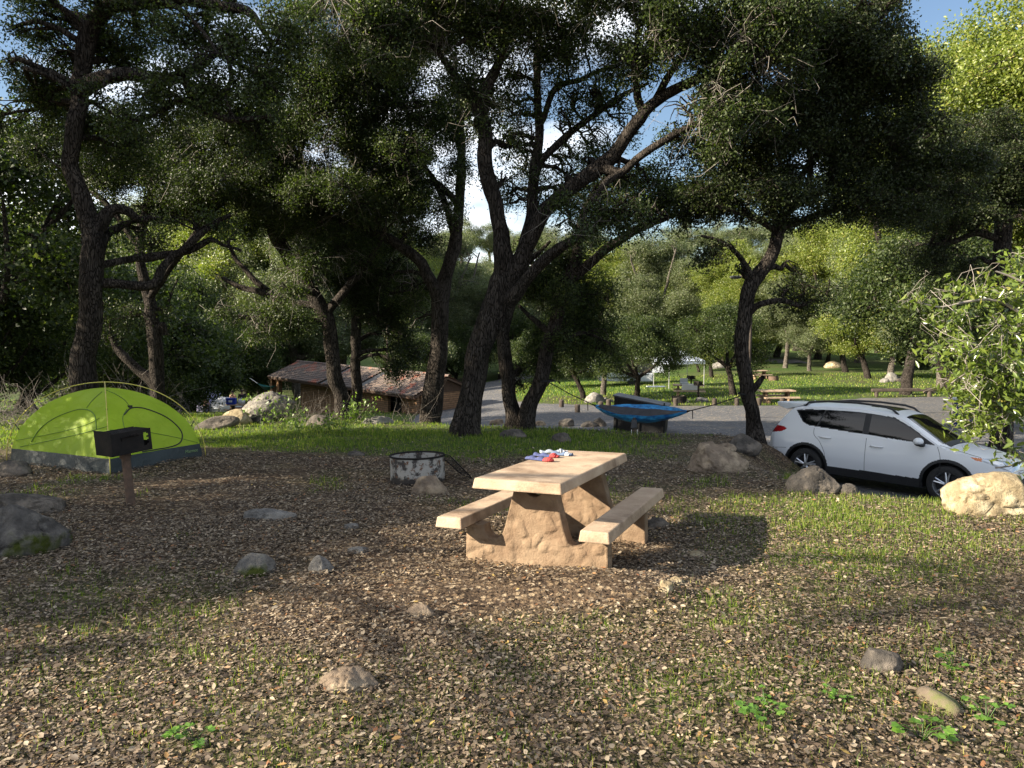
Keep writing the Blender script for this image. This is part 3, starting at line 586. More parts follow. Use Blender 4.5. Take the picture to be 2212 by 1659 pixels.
def make_tree(name, label, cat, limbs, blobs, seed, leaf=(.058, .033), mleaf=None, mbark=None, per=24, spread=.125, dens=1.0, group=None, twigs=1.0, base=None, hang=.0, bare=0, fine=1.0, gap=.5, sat=0):
    """limbs: [(points, radii)], the first one the trunk; blobs: [(centre, (rx, ry, rz), leaf cover)]"""
    rg = np.random.default_rng(seed); A = Acc(); LP, LR = [], []
    for path, rad in limbs:
        V, q, P, r = limb_mesh(np.array(path, float), np.array(rad, float), rg, 14 if rad[0] > .12 else 9); A.add(V, q); LP.append(P); LR.append(r)
    LP = np.concatenate(LP); LR = np.concatenate(LR); base = np.array(limbs[0][0][0] if base is None else base, float)
    if sat:
        ex = []
        for c, rr, dn in blobs:
            for k in range(sat):
                e = rg.normal(size=3); e[2] *= .8; e /= np.linalg.norm(e); ex.append((np.array(c) + e * np.array(rr) * (1.0 + .35 * rg.random()), np.array(rr) * (.28 + .25 * rg.random()), dn * .9))
        blobs = [(c, np.array(rr) * .88, dn) for c, rr, dn in blobs] + ex
    sec, cl_all, tw, bt = [], [], [], []; Aleaf = leaf[0] * leaf[1] * .5 * .62
    for c, rr, dn in blobs:
        c = np.array(c, float); rr = np.array(rr, float)
        d = np.linalg.norm(LP - c, axis=1) - LR * 2 + .25 * np.maximum(0, LP[:, 2] - c[2]); i = int(np.argmin(d)); a = LP[i]; r0 = min(LR[i] * .55, .075)
        t = np.linspace(0, 1, 9); bow = np.array((rg.normal(0, .12), rg.normal(0, .12), .16)) * np.linalg.norm(c - a)
        S = a + (c - a) * t[:, None] + bow * np.sin(t * PI)[:, None] + rg.normal(0, .03, (9, 3)) * np.sin(t * PI)[:, None]
        nodes = [S[3:]]
        if np.linalg.norm(c - a) > .15: V, q, P, r = limb_mesh(S, np.interp(t, [0, 1], [r0, max(.014, r0 * .35)]), rg, 6, .2, .08); A.add(V, q)
        for k in range(int(5 + 3 * rr[0] + 2 * rr[2])):
            p0 = S[rg.integers(3, 9)]; e = rg.normal(size=3); e /= np.linalg.norm(e); e = c + e * rr * (.55 + .4 * rg.random())
            tt = np.linspace(0, 1, 7)[:, None]; B = p0 + (e - p0) * tt + rg.normal(0, .05, 3) * np.sin(tt * PI) * 2 + rg.normal(0, .025, (7, 3)) * tt
            B[:, 2] += .12 * np.sin(tt[:, 0] * PI); sec.append((B, np.linspace(min(.022, r0 * .6), .006, 7) * fine)); nodes.append(B[2:])
        nodes = np.concatenate(nodes)
        N = dn * dens * PI * rr[0] * rr[2] / Aleaf; nc = max(3, int(N / per))
        e = rg.normal(size=(nc * 3, 3)); e /= np.linalg.norm(e, axis=1)[:, None]; e = e * (rg.random(len(e)) ** .45)[:, None] * (1 + .32 * np.clip(fbm(e * 2.2 + seed, seed, 2), -.8, 1))[:, None]; p = c + e * rr
        kp = vnoise(p * 1.7 / max(.6, rr[0] ** .5), seed) + .2 * rg.random(len(p)) > gap + .04; p = p[kp][:nc]
        if len(p) == 0: continue
        near = np.argmin(((p[:, None, ::1] - nodes[None]) ** 2).sum(2), 1); q0 = nodes[near]
        cl_all.append(p)
        m_ = rg.random(len(p)) < twigs
        for a_, b_ in zip(q0[m_], p[m_]):
            mid = (a_ + b_) / 2 + rg.normal(0, .05, 3); tw.append((np.array([a_, mid, b_, b_ + (b_ - mid) * .35 + rg.normal(0, .04, 3)]), np.array((.007, .0055, .004, .0015)) * fine))
        for k in range(int(bare * len(p))):
            a_ = nodes[rg.integers(len(nodes))]; b_ = a_ + rg.normal(0, .3, 3) + np.array((0, 0, -.12)); mid = (a_ + b_) / 2 + rg.normal(0, .08, 3)
            bt.append((np.array([a_, mid, b_, b_ + rg.normal(0, .12, 3)]), np.array((.006, .005, .0035, .0015))))
    if sec: A.add(*tubes_np(sec, 5))
    if tw: A.add(*tubes_np(tw, 3))
    C = np.concatenate(cl_all); V, Fc, rn = leaf_cloud(C, per, spread, leaf[0], leaf[1], rg)
    root = thing(name, label, cat, base, group=group)
    mesh_np('trunk', np.concatenate(A.V) - base, [np.concatenate(A.F)], mbark or M_BARK, root, smooth=True)
    mesh_np('crown', V - base, [Fc], mleaf or M_LEAF, root, rnd=rn)
    if bt: mesh_np('bare_twigs', *[z - base if j == 0 else [z] for j, z in enumerate(tubes_np(bt, 3))], M_TWIG, root, smooth=True)
    return root
def limb_px(pts, y, dy=0.0):
    """pts [(u, v, half width in photo px)] at depth y (drifting by dy to the far end) -> path, radii in metres"""
    k = len(pts); P, rr = [], []
    for i, (u, v, hw) in enumerate(pts):
        yy = y + dy * i / max(1, k - 1); P.append(at(u, v, yy)); rr.append(hw / F * yy)
    return P, rr
def blob_px(u, v, ru, rv, y, dn=2.0, ry=None):
    s = y / F; return (at(u, v, y), (ru * s, (ry if ry else .85 * (ru + rv) / 2 * s), rv * s), dn)
def rooted(pts, y):
    """a trunk whose first photo point is carried down into the ground"""
    P, r = limb_px(pts, y); a, b = P[0].copy(), P[0].copy(); a[2] = gz(a[0], a[1]) - .25; b[2] = gz(b[0], b[1]) + .12
    return [a, b] + P[1:], [r[0] * 1.5, r[0] * 1.14] + r[1:]

# ---- tall oak behind the green tent
y = 14.6
make_tree('oak_tree', 'tall curving oak behind the green tent, its trunk bending right at the top', 'tree', [
    rooted([(178, 895, 28), (184, 760, 24), (196, 640, 23), (197, 560, 22), (194, 490, 21), (180, 420, 19), (155, 360, 17), (162, 305, 17), (173, 226, 17), (170, 180, 17), (180, 104, 17), (194, 52, 17), (222, 20, 16), (262, 2, 15), (300, -8, 13)], y),
    limb_px([(262, 2, 17), (330, 0, 15), (361, 3, 14), (417, 2, 13), (486, 16, 11), (538, 24, 9), (565, 55, 6), (600, 110, 4)], y, -.8), limb_px([(361, 3, 7), (400, 30, 5), (440, 70, 4), (470, 120, 3)], y - .3, -1),
    limb_px([(172, 190, 18), (208, 174, 15), (278, 163, 14), (347, 170, 13), (385, 161, 12), (434, 139, 9), (469, 118, 7), (493, 128, 6), (556, 160, 4), (600, 200, 3)], y, -1.2),
    limb_px([(385, 161, 9), (403, 180, 9), (413, 208, 9), (444, 240, 8), (486, 257, 7), (521, 262, 6), (590, 250, 4)], y - .7, -.7),
    limb_px([(413, 216, 7), (378, 219, 7), (351, 233, 5), (312, 257, 4), (278, 260, 3)], y - .8, -.5), limb_px([(493, 128, 5), (500, 170, 5), (490, 210, 4), (510, 260, 3)], y - 1, -.3),
    limb_px([(205, 500, 13), (232, 462, 12), (250, 450, 10), (275, 456, 9), (300, 475, 7), (330, 470, 5)], y, .6), limb_px([(205, 590, 9), (226, 510, 9), (250, 497, 8), (285, 478, 6), (350, 470, 4)], y, 1.0),
    limb_px([(206, 612, 11), (257, 612, 10), (330, 616, 10), (347, 588, 9), (368, 560, 8), (417, 522, 8), (462, 487, 6), (500, 465, 4)], y, .8), limb_px([(290, 557, 9), (347, 553, 9), (417, 539, 8), (455, 520, 6), (480, 530, 4), (520, 542, 3)], y + .6, .3), limb_px([(206, 575, 8), (290, 557, 8)], y, .6)],
    [blob_px(*b) for b in [(300, 60, 110, 60, 15, 1.3), (420, 75, 120, 70, 14, 1.3), (520, 110, 90, 80, 13.6, 1.4), (110, 130, 70, 80, 15, 1.5), (250, 120, 80, 60, 15.4, 1.5), (330, 230, 110, 70, 14, 1.2), (470, 200, 110, 80, 13.4, 1.3), (560, 210, 80, 90, 13.4, 1.4), (100, 240, 80, 80, 16, 2), (280, 330, 90, 60, 15.5, 1.6), (420, 490, 110, 40, 15.4, .7), (300, 510, 80, 40, 15.4, .6), (620, 60, 70, 80, 13.4, 1.2), (250, -60, 160, 60, 14, 1.2), (90, 30, 80, 60, 14.5, .8)]], 101, sat=3)
# ---- broken oak and dark crown behind it
y = 21
make_tree('oak_tree', 'old oak with a broken stub behind the tent, crown in deep shade', 'tree', [
    rooted([(337, 850, 16), (340, 790, 15), (333, 723, 15), (318, 650, 12), (300, 560, 10), (310, 470, 9), (340, 380, 7)], y), limb_px([(333, 723, 10), (350, 705, 9), (356, 725, 6)], y), limb_px([(318, 650, 8), (380, 560, 7), (440, 480, 6), (500, 420, 5)], y), limb_px([(305, 540, 7), (240, 450, 6), (180, 400, 5)], y), limb_px([(337, 830, 12), (290, 790, 10), (255, 755, 8), (240, 720, 5)], y)],
    [blob_px(*b) for b in [(260, 360, 120, 80, 21, 2.4), (400, 360, 130, 90, 21, 2.4), (320, 290, 130, 70, 21, 2.0), (540, 330, 110, 90, 20, 2.0), (470, 270, 110, 80, 20.5, 1.8), (170, 330, 90, 90, 22, 2.2), (420, 430, 130, 40, 20.5, 1.6), (600, 420, 80, 60, 20, 1.6), (270, 690, 70, 50, 21, .9)]], 102, sat=3, mleaf=M_LEAF_SHADE, leaf=(.06, .035))
# ---- leaning oaks before the restroom building
y = 21.6
make_tree('oak_tree', 'oak leaning far left before the restroom roof, thick limb reaching up to the left', 'tree', [
    rooted([(741, 905, 17), (730, 850, 16), (722, 810, 16), (714, 706, 16), (680, 637, 15), (642, 578, 14), (597, 515, 13), (569, 456, 12), (521, 425, 10), (486, 421, 8), (440, 400, 5)], y),
    limb_px([(590, 505, 9), (600, 440, 8), (640, 360, 7), (660, 280, 6), (690, 200, 5)], y, -1), limb_px([(700, 680, 9), (760, 610, 8), (800, 560, 6), (830, 500, 4)], y, -1), limb_px([(697, 660, 8), (620, 655, 8), (560, 630, 7), (510, 615, 6), (480, 600, 4)], y, 1), limb_px([(590, 640, 7), (545, 600, 6), (510, 560, 5), (490, 520, 3)], y + .5, .5), limb_px([(720, 700, 7), (660, 690, 6), (600, 690, 5), (530, 685, 5), (490, 680, 3)], y, -.8)],
    [blob_px(*b) for b in [(560, 350, 120, 90, 21, 2.0), (660, 420, 130, 90, 20.5, 2.2), (640, 280, 120, 110, 20, 1.7), (720, 180, 110, 120, 19, 1.6), (740, 520, 110, 80, 21, 2.2), (640, 500, 90, 50, 21.5, 1.4), (600, 690, 110, 50, 20.5, 2.0), (800, 420, 90, 80, 20, 1.9), (660, 60, 90, 80, 18, 1.3)]], 103, sat=3, leaf=(.056, .033), bare=.35)
y = 23
make_tree('oak_tree', 'slender straight dark oak right of the leaning one, before the roof', 'tree', [
    rooted([(770, 897, 12), (768, 820, 11), (766, 700, 10), (764, 600, 9), (758, 500, 8), (770, 400, 6), (790, 300, 5)], y), limb_px([(764, 610, 6), (800, 560, 5), (850, 540, 4)], y, -.5)],
    [blob_px(*b) for b in [(790, 640, 90, 80, 23, 2.2), (760, 570, 100, 80, 23, 2.2), (830, 520, 90, 80, 22.6, 2.0), (780, 320, 100, 100, 22, 1.6), (850, 690, 60, 80, 23, 2.0)]], 104, sat=3, mleaf=M_LEAF_SHADE, leaf=(.06, .035))
y = 21.2
make_tree('oak_tree', 'thick black trunked oak forking above the right end of the restroom roof', 'tree', [
    rooted([(932, 905, 24), (938, 830, 21), (945, 760, 20), (950, 690, 19), (952, 640, 19), (965, 590, 15), (982, 530, 14), (990, 470, 12), (995, 400, 11), (1000, 320, 9), (990, 220, 7), (980, 120, 5)], y),
    limb_px([(950, 645, 15), (928, 605, 13), (900, 560, 12), (868, 528, 11), (820, 505, 10), (780, 490, 8), (730, 480, 6)], y, -.6), limb_px([(985, 520, 8), (960, 440, 7), (930, 380, 6), (900, 330, 5), (880, 240, 4)], y, -.8), limb_px([(992, 440, 8), (940, 395, 7), (880, 400, 6), (820, 420, 4)], y - .3, -.8)],
    [blob_px(*b) for b in [(860, 420, 110, 80, 20.5, 1.6), (900, 250, 120, 110, 20, 1.4), (800, 190, 120, 110, 19.5, 1.5), (930, 110, 130, 90, 19.5, 1.5), (810, 70, 110, 90, 18, 1.6), (960, 450, 60, 80, 21, .9), (900, 620, 60, 60, 21.5, .9), (850, 330, 100, 60, 20.5, 1.4), (1010, 260, 60, 90, 20, .9), (930, 0, 150, 70, 18, 1.6)]], 105, sat=3, leaf=(.056, .033), bare=.25)
# ---- main oak
y = 15.8
make_tree('oak_tree', 'big many limbed oak at centre, nearest trunk behind the fire ring', 'tree', [
    rooted([(1008, 950, 30), (1017, 870, 28), (1028, 790, 27), (1046, 730, 28), (1068, 672, 29), (1092, 620, 30), (1098, 580, 24), (1091, 560, 20)], y),
    limb_px([(1094, 590, 20), (1089, 560, 19), (1080, 521, 18), (1070, 451, 17), (1060, 399, 16), (1049, 330, 15), (1042, 260, 14), (1036, 224, 13), (1056, 180, 11), (1073, 139, 10), (1086, 100, 9), (1087, 50, 8), (1088, -10, 6), (1085, -80, 4)], y, -.8),
    limb_px([(1036, 222, 9), (1011, 201, 9), (983, 167, 8), (955, 128, 7), (920, 85, 6), (880, 78, 5), (850, 88, 4)], y - .4, -.7), limb_px([(1085, 85, 6), (1050, 80, 6), (1015, 82, 5), (985, 98, 4)], y - .7, -.4),
    limb_px([(1104, 600, 18), (1125, 550, 14), (1136, 503, 13), (1146, 444, 12), (1153, 382, 12), (1160, 312, 11), (1164, 260, 10), (1160, 208, 9), (1162, 139, 8), (1165, 60, 6), (1160, -20, 4)], y, .6),
    limb_px([(1156, 380, 8), (1171, 347, 8), (1219, 295, 7), (1289, 243, 6), (1341, 208, 5), (1400, 180, 3)], y + .3, .2), limb_px([(1164, 270, 7), (1174, 255, 7), (1192, 201, 7), (1219, 181, 6), (1254, 174, 5), (1289, 156, 4), (1330, 140, 3)], y + .4, 0),
    limb_px([(1098, 620, 22), (1118, 585, 18), (1150, 510, 17), (1185, 451, 17), (1230, 406, 16), (1282, 368, 16), (1330, 330, 15), (1358, 295, 14), (1386, 257, 14), (1412, 226, 12), (1455, 198, 11), (1497, 174, 10), (1535, 158, 8), (1590, 130, 6), (1650, 100, 4)], y, -1.8),
    limb_px([(1392, 246, 9), (1376, 210, 9), (1370, 170, 8), (1369, 120, 6), (1380, 60, 4)], y - 1, -.5), limb_px([(1300, 362, 9), (1345, 372, 9), (1376, 347, 9), (1428, 306, 8), (1497, 271, 7), (1560, 250, 6), (1640, 240, 4)], y - .8, -1.2), limb_px([(1408, 230, 9), (1425, 200, 8), (1460, 140, 7), (1500, 90, 5), (1520, 30, 3)], y - 1, -.8),
    limb_px([(1078, 705, 20), (1100, 660, 17), (1124, 629, 15), (1150, 592, 13), (1179, 563, 12), (1210, 538, 11), (1240, 521, 10), (1275, 496, 8), (1310, 480, 5)], y, -1.6), limb_px([(1345, 372, 8), (1310, 395, 8), (1290, 420, 7), (1260, 470, 5)], y - 1, -.8)],
    [blob_px(*b) for b in [(1080, 60, 110, 90, 15, 1.6), (970, 40, 120, 90, 15, 1.7), (870, 100, 110, 90, 14.6, 1.7), (760, 40, 110, 80, 14, 1.6), (1180, 120, 100, 90, 15.8, 1.2), (1250, 60, 110, 80, 15.5, 1.5), (1340, 130, 90, 70, 15, 1.2), (1450, 80, 120, 90, 13.8, 1.8), (1580, 70, 130, 90, 13.6, 2.1), (1400, 30, 100, 70, 14, 1.9), (1560, 180, 110, 60, 13.8, 1.6), (1660, 130, 110, 90, 13.6, 2.0), (1480, 240, 110, 40, 14.4, .8), (1600, 260, 110, 60, 13.8, 1.5), (1000, 200, 80, 70, 15.2, 1.2), (1280, 490, 90, 60, 13.9, 1.0), (1220, 450, 70, 50, 14.6, .7), (1340, 460, 80, 45, 14, .8), (1240, 220, 70, 60, 16, .8), (1290, 300, 70, 50, 16, .7), (1150, 400, 70, 50, 16, .5), (1000, -60, 200, 70, 14, 1.4), (1300, -60, 200, 70, 13.6, 1.5), (1700, 30, 120, 80, 13.4, 2.0), (1100, 250, 60, 70, 16, .6), (1330, 400, 60, 40, 15.6, .7), (1130, 330, 70, 60, 16.4, .55), (1230, 340, 70, 50, 16.8, .6), (1095, 420, 50, 45, 16.6, .5), (1110, 170, 70, 60, 16, .9), (1220, 420, 60, 40, 16.4, .6), (1290, 200, 60, 50, 16, .8)]], 106, sat=3, bare=.35)
y = 18
make_tree('oak_tree', 'twin trunked oak holding the left strap of the blue hammock', 'tree', [
    rooted([(1137, 925, 19), (1150, 870, 18), (1162, 835, 17), (1179, 768, 16), (1197, 696, 15), (1221, 617, 14), (1235, 572, 13), (1250, 514, 10), (1262, 460, 8), (1290, 400, 6)], y),
    rooted([(1109, 920, 18), (1102, 870, 16), (1097, 820, 16), (1091, 756, 15), (1088, 708, 13), (1095, 640, 11), (1115, 590, 8), (1150, 560, 6), (1190, 520, 3)], y + .15),
    limb_px([(1226, 605, 12), (1257, 581, 11), (1288, 556, 10), (1318, 532, 10), (1350, 512, 9), (1378, 496, 8), (1420, 480, 7), (1457, 464, 5), (1510, 440, 4)], y, -.8), limb_px([(1190, 720, 7), (1150, 690, 6), (1120, 660, 4)], y, .5)],
    [blob_px(*b) for b in [(1180, 640, 100, 90, 18.6, 1.8), (1260, 650, 90, 80, 18.8, 1.7), (1200, 740, 80, 60, 18.6, 2.2), (1390, 450, 110, 50, 17.4, 1.3), (1490, 430, 110, 50, 17, 1.6), (1290, 400, 80, 50, 18, 1.0), (1420, 390, 90, 50, 17.6, 1.3), (1140, 560, 60, 60, 18.8, 1.0), (1160, 800, 60, 40, 18.8, 1.6), (1270, 740, 50, 60, 18.8, 1.5)]], 107, sat=3)
y = 15.3
make_tree('oak_tree', 'S curved dark oak by the car rear, holding the right hammock strap', 'tree', [
    rooted([(1631, 952, 17), (1625, 900, 15), (1620, 850, 15), (1607, 782, 15), (1603, 709, 15), (1609, 643, 15), (1629, 603, 16), (1655, 565, 14), (1673, 524, 14), (1682, 495, 13), (1698, 455, 11), (1735, 425, 10), (1777, 411, 9), (1795, 380, 9), (1826, 330, 8), (1861, 290, 6), (1900, 240, 4)], y),
    limb_px([(1684, 492, 9), (1742, 471, 8), (1801, 452, 7), (1850, 450, 5)], y, .4), limb_px([(1698, 455, 8), (1720, 400, 7), (1739, 365, 7), (1775, 320, 6), (1809, 285, 5), (1850, 200, 4)], y, -.5), limb_px([(1684, 485, 8), (1660, 430, 7), (1620, 380, 6), (1560, 340, 5)], y, .3), limb_px([(1680, 500, 7), (1630, 470, 6), (1570, 450, 5), (1520, 430, 4)], y, -.6), limb_px([(1745, 415, 7), (1750, 340, 6), (1745, 250, 5), (1760, 150, 4)], y, -.3),
    limb_px([(1628, 606, 8), (1603, 566, 6), (1580, 538, 5), (1550, 520, 4), (1515, 510, 3)], y, -.4), limb_px([(1603, 700, 9), (1619, 676, 8), (1642, 659, 7), (1689, 652, 7), (1728, 659, 6), (1768, 646, 4)], y, -.5), limb_px([(1616, 845, 10), (1629, 838, 8), (1643, 820, 6), (1648, 812, 4)], y, -.2)],
    [blob_px(*b) for b in [(1560, 420, 130, 60, 15, 1.9), (1680, 400, 130, 70, 15, 2.2), (1610, 320, 130, 80, 15.4, 2.0), (1740, 290, 130, 100, 15, 2.2), (1850, 340, 120, 100, 15, 2.4), (1900, 240, 120, 100, 14.8, 2.4), (1800, 180, 130, 100, 14.8, 2.3), (1700, 220, 120, 80, 14.6, 2.0), (1880, 120, 110, 90, 14.6, 2.2), (1930, 430, 110, 70, 15.4, 2.4), (1830, 440, 90, 50, 15.4, 2.0), (1770, 60, 130, 90, 14.2, 2.0), (1880, 30, 90, 70, 14.4, 1.8), (1730, 640, 60, 45, 15, 1.8), (1540, 560, 50, 35, 15, 1.2), (1500, 330, 100, 70, 15.6, 1.3), (1980, 330, 90, 90, 15.6, 2.3), (1690, 480, 90, 30, 15.4, 1.4), (1930, 180, 60, 80, 15, 2.0)]], 108, sat=3, mleaf=M_LEAF_SHADE)
y = 18.5
make_tree('oak_tree', 'dark trunked oak at the right edge above the sunlit shrub', 'tree', [
    rooted([(2172, 800, 20), (2170, 700, 18), (2168, 600, 17), (2166, 520, 17), (2162, 470, 16), (2130, 440, 12), (2100, 410, 10), (2060, 400, 7), (2010, 410, 5)], y), limb_px([(2166, 500, 12), (2172, 430, 11), (2180, 360, 9), (2170, 280, 6)], y), limb_px([(2165, 520, 9), (2110, 500, 8), (2060, 520, 6), (2010, 530, 4)], y), limb_px([(2172, 430, 8), (2210, 380, 7), (2260, 320, 5)], y)],
    [blob_px(*b) for b in [(2080, 380, 110, 80, 18.4, 2.4), (2010, 460, 90, 60, 18, 2.2), (2180, 330, 100, 80, 18.6, 2.2), (2030, 560, 80, 50, 18.6, 1.8), (2210, 430, 80, 60, 18.5, 1.8), (2100, 300, 90, 60, 18.6, 2.0), (2090, 470, 70, 40, 18.4, 1.6)]], 109, sat=3, mleaf=M_LEAF_SHADE, leaf=(.056, .032))
# ---- trees across the road and up the valley: four grown forms, then copies of them
def grown(name, label, seed, height=8.0, width=8.0, lean=.12, mleaf=None, mbark=None, leaf=(.13, .085), low=.3, nb=22, cover=1.5, group=None, forks=5, tr=.04):
    rg = np.random.default_rng(seed); h0 = height * (low + .08); lx, ly = lean * height * .5 * rg.normal(), lean * height * .5 * rg.normal()
    fork = np.array((lx, ly, h0)); limbs = [([(0, 0, -.5), (0, 0, .15), (lx * .4, ly * .4, h0 * .5), fork], [height * tr * 1.2, height * tr * .95, height * tr * .82, height * tr * .75])]
    blobs = []
    for k in range(forks):
        a = 2 * PI * k / forks + rg.normal(0, .35); rr = width * .5 * (.45 + .4 * rg.random()); zt = height * (.6 + .3 * rg.random())
        e = fork + np.array((math.cos(a) * rr, math.sin(a) * rr, zt - h0)); m_ = fork + (e - fork) * .5 + np.array((0, 0, -.05 * height)) + rg.normal(0, .04 * height, 3)
        limbs.append(([fork, m_, e], [height * .022, height * .013, height * .005]))
    for k in range(nb):
        d = rg.normal(size=3); d /= np.linalg.norm(d); d = d * (.5 + .38 * rg.random()); c = np.array((d[0] * width * .5 + lx, d[1] * width * .5 + ly, height * (low + .5 * (1 - low)) + d[2] * height * (1 - low) * .5 + .02 * height))
        s = width * (.10 + .07 * rg.random()); blobs.append((c, (s * 1.25, s * 1.25, s * .8), cover))
    return make_tree(name, label, 'tree', limbs, blobs, seed, leaf=leaf, mleaf=mleaf, mbark=mbark, per=22, spread=.28, group=group, twigs=.3, base=(0, 0, 0))
def put(o, u, y, s, rz, label, group, dz=0.0, sz=1.0):
    q = on_y(u, y); hz = float(hill_z(np.array([q[0]]), np.array([q[1]]))[0]); o.location = (q[0], q[1], max(q[2], hz - .5) + dz); o.rotation_euler = (0, 0, rz); o.scale = (s, s, s * sz); o['label'] = label; o['group'] = group
proto = {'dark': grown('oak_tree', 'x', 201, 8, 8.5, low=.22), 'lit': grown('oak_tree', 'x', 202, 9, 9, mleaf=M_LEAFY, low=.2), 'grey': grown('oak_tree', 'x', 203, 9, 9.5, mleaf=M_LEAFG, mbark=M_BARKP, low=.25, cover=1.1), 'bushy': grown('oak_tree', 'x', 204, 6, 8, mleaf=M_LEAF, low=.04, nb=26, forks=6)}
used = set(); rt = np.random.default_rng(77)
def tree_at(kind, u, y, s, label, group, rz=None, dz=0.0, sz=1.0):
    o = proto[kind] if kind not in used else copy_tree(proto[kind]); used.add(kind)
    put(o, u, y, s, rt.random() * 6.28 if rz is None else rz, label, group, dz, sz); return o
gm = 'oaks on the lawn across the parking lot'
tree_at('dark', 1378, 40, .62, 'round dark oak right behind the black dumpster', gm)
tree_at('dark', 1262, 44, .62, 'crooked dark oak on the lawn left of the camper trailer', gm)
tree_at('grey', 1305, 48, .62, 'pale trunked oak standing before the camper trailer', gm)
tree_at('dark', 1588, 46, .75, 'broad dark oak just left of the S curved trunk, on the lawn', gm)
tree_at('lit', 1540, 66, .62, 'yellow green oak sunlit behind the white canopy', gm)
tree_at('dark', 1512, 75, .5, 'small dark oak at the far road near the person in white', gm)
tree_at('lit', 1790, 84, .8, 'pale trunked sunlit oak at the top of the right lawn', gm)
tree_at('grey', 1752, 74, .65, 'grey green oak on the right lawn behind the picnic table', gm)
tree_at('lit', 1880, 62, .85, 'bright green oak over the rock pile on the right lawn', gm)
tree_at('bushy', 1965, 66, .75, 'low bushy dark oak at the right end of the lawn', gm)
tree_at('grey', 2040, 52, .8, 'grey oak behind the sunlit shrub at right', gm)
tree_at('lit', 1650, 90, .75, 'yellow green oak far behind the S curved trunk', gm)
tree_at('dark', 868, 62, .7, 'dark oak behind the restroom roof, beside the lamp pole', gm)
tree_at('grey', 885, 70, .8, 'pale oak with sunlit trunk behind the restroom roof', gm)
tree_at('bushy', 1180, 60, .8, 'dark bushy oak at the road bend behind the twin trunks', gm)
gl = 'thicket trees behind the tents on the left'
LL = 'shaded thicket oak behind the tents, dull green, one of many alike'
for k, u, y, s in [('dark', 190, 45, 1.25), ('bushy', 275, 43, 1.3), ('bushy', 225, 38, 1.5), ('bushy', 335, 45, 1.25), ('dark', 300, 50, 1.3), ('dark', -40, 30, 1.2), ('bushy', -60, 24, .75), ('bushy', 60, 27, .8), ('dark', 20, 30, .8), ('bushy', 250, 36, .9), ('bushy', 420, 66, 1.0), ('bushy', 560, 70, 1.0), ('dark', 650, 76, 1.0)]:
    tree_at(k, u, y, s, LL, gl)
LL = 'sunlit grey green oak rising behind the far tents, one of many alike'; gl = 'lit trees up the left slope'
for k, u, y, s in [('lit', 400, 68, 1.5), ('grey', 540, 84, 1.7), ('grey', 640, 70, 1.4), ('grey', 330, 92, 1.9), ('grey', 470, 104, 1.9), ('grey', 740, 86, 1.6), ('bushy', 480, 62, 1.3), ('bushy', 300, 56, 1.3), ('lit', 600, 100, 1.7), ('grey', 700, 108, 1.8), ('dark', 560, 78, 1.4), ('bushy', 150, 46, 1.2), ('lit', 350, 118, 2.0)]:
    tree_at(k, u, y, s, LL, gl)
LL = 'hazy grey green oak far up the valley, one of many alike'; gl = 'far trees up the valley'
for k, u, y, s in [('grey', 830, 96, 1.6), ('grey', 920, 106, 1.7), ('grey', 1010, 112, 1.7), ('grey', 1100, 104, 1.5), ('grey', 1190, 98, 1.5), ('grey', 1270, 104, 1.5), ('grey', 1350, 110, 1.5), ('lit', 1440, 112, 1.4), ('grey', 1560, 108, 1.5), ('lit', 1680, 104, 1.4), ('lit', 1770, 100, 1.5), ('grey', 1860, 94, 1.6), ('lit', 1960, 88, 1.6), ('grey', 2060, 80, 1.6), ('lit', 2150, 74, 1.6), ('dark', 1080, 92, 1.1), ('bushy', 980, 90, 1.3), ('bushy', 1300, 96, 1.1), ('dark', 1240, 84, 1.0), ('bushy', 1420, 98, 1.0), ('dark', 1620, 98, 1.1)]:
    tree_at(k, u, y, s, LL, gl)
LL = 'distant oak on the hillside beyond the valley, one of many alike'; gl = 'oaks on the hillside'
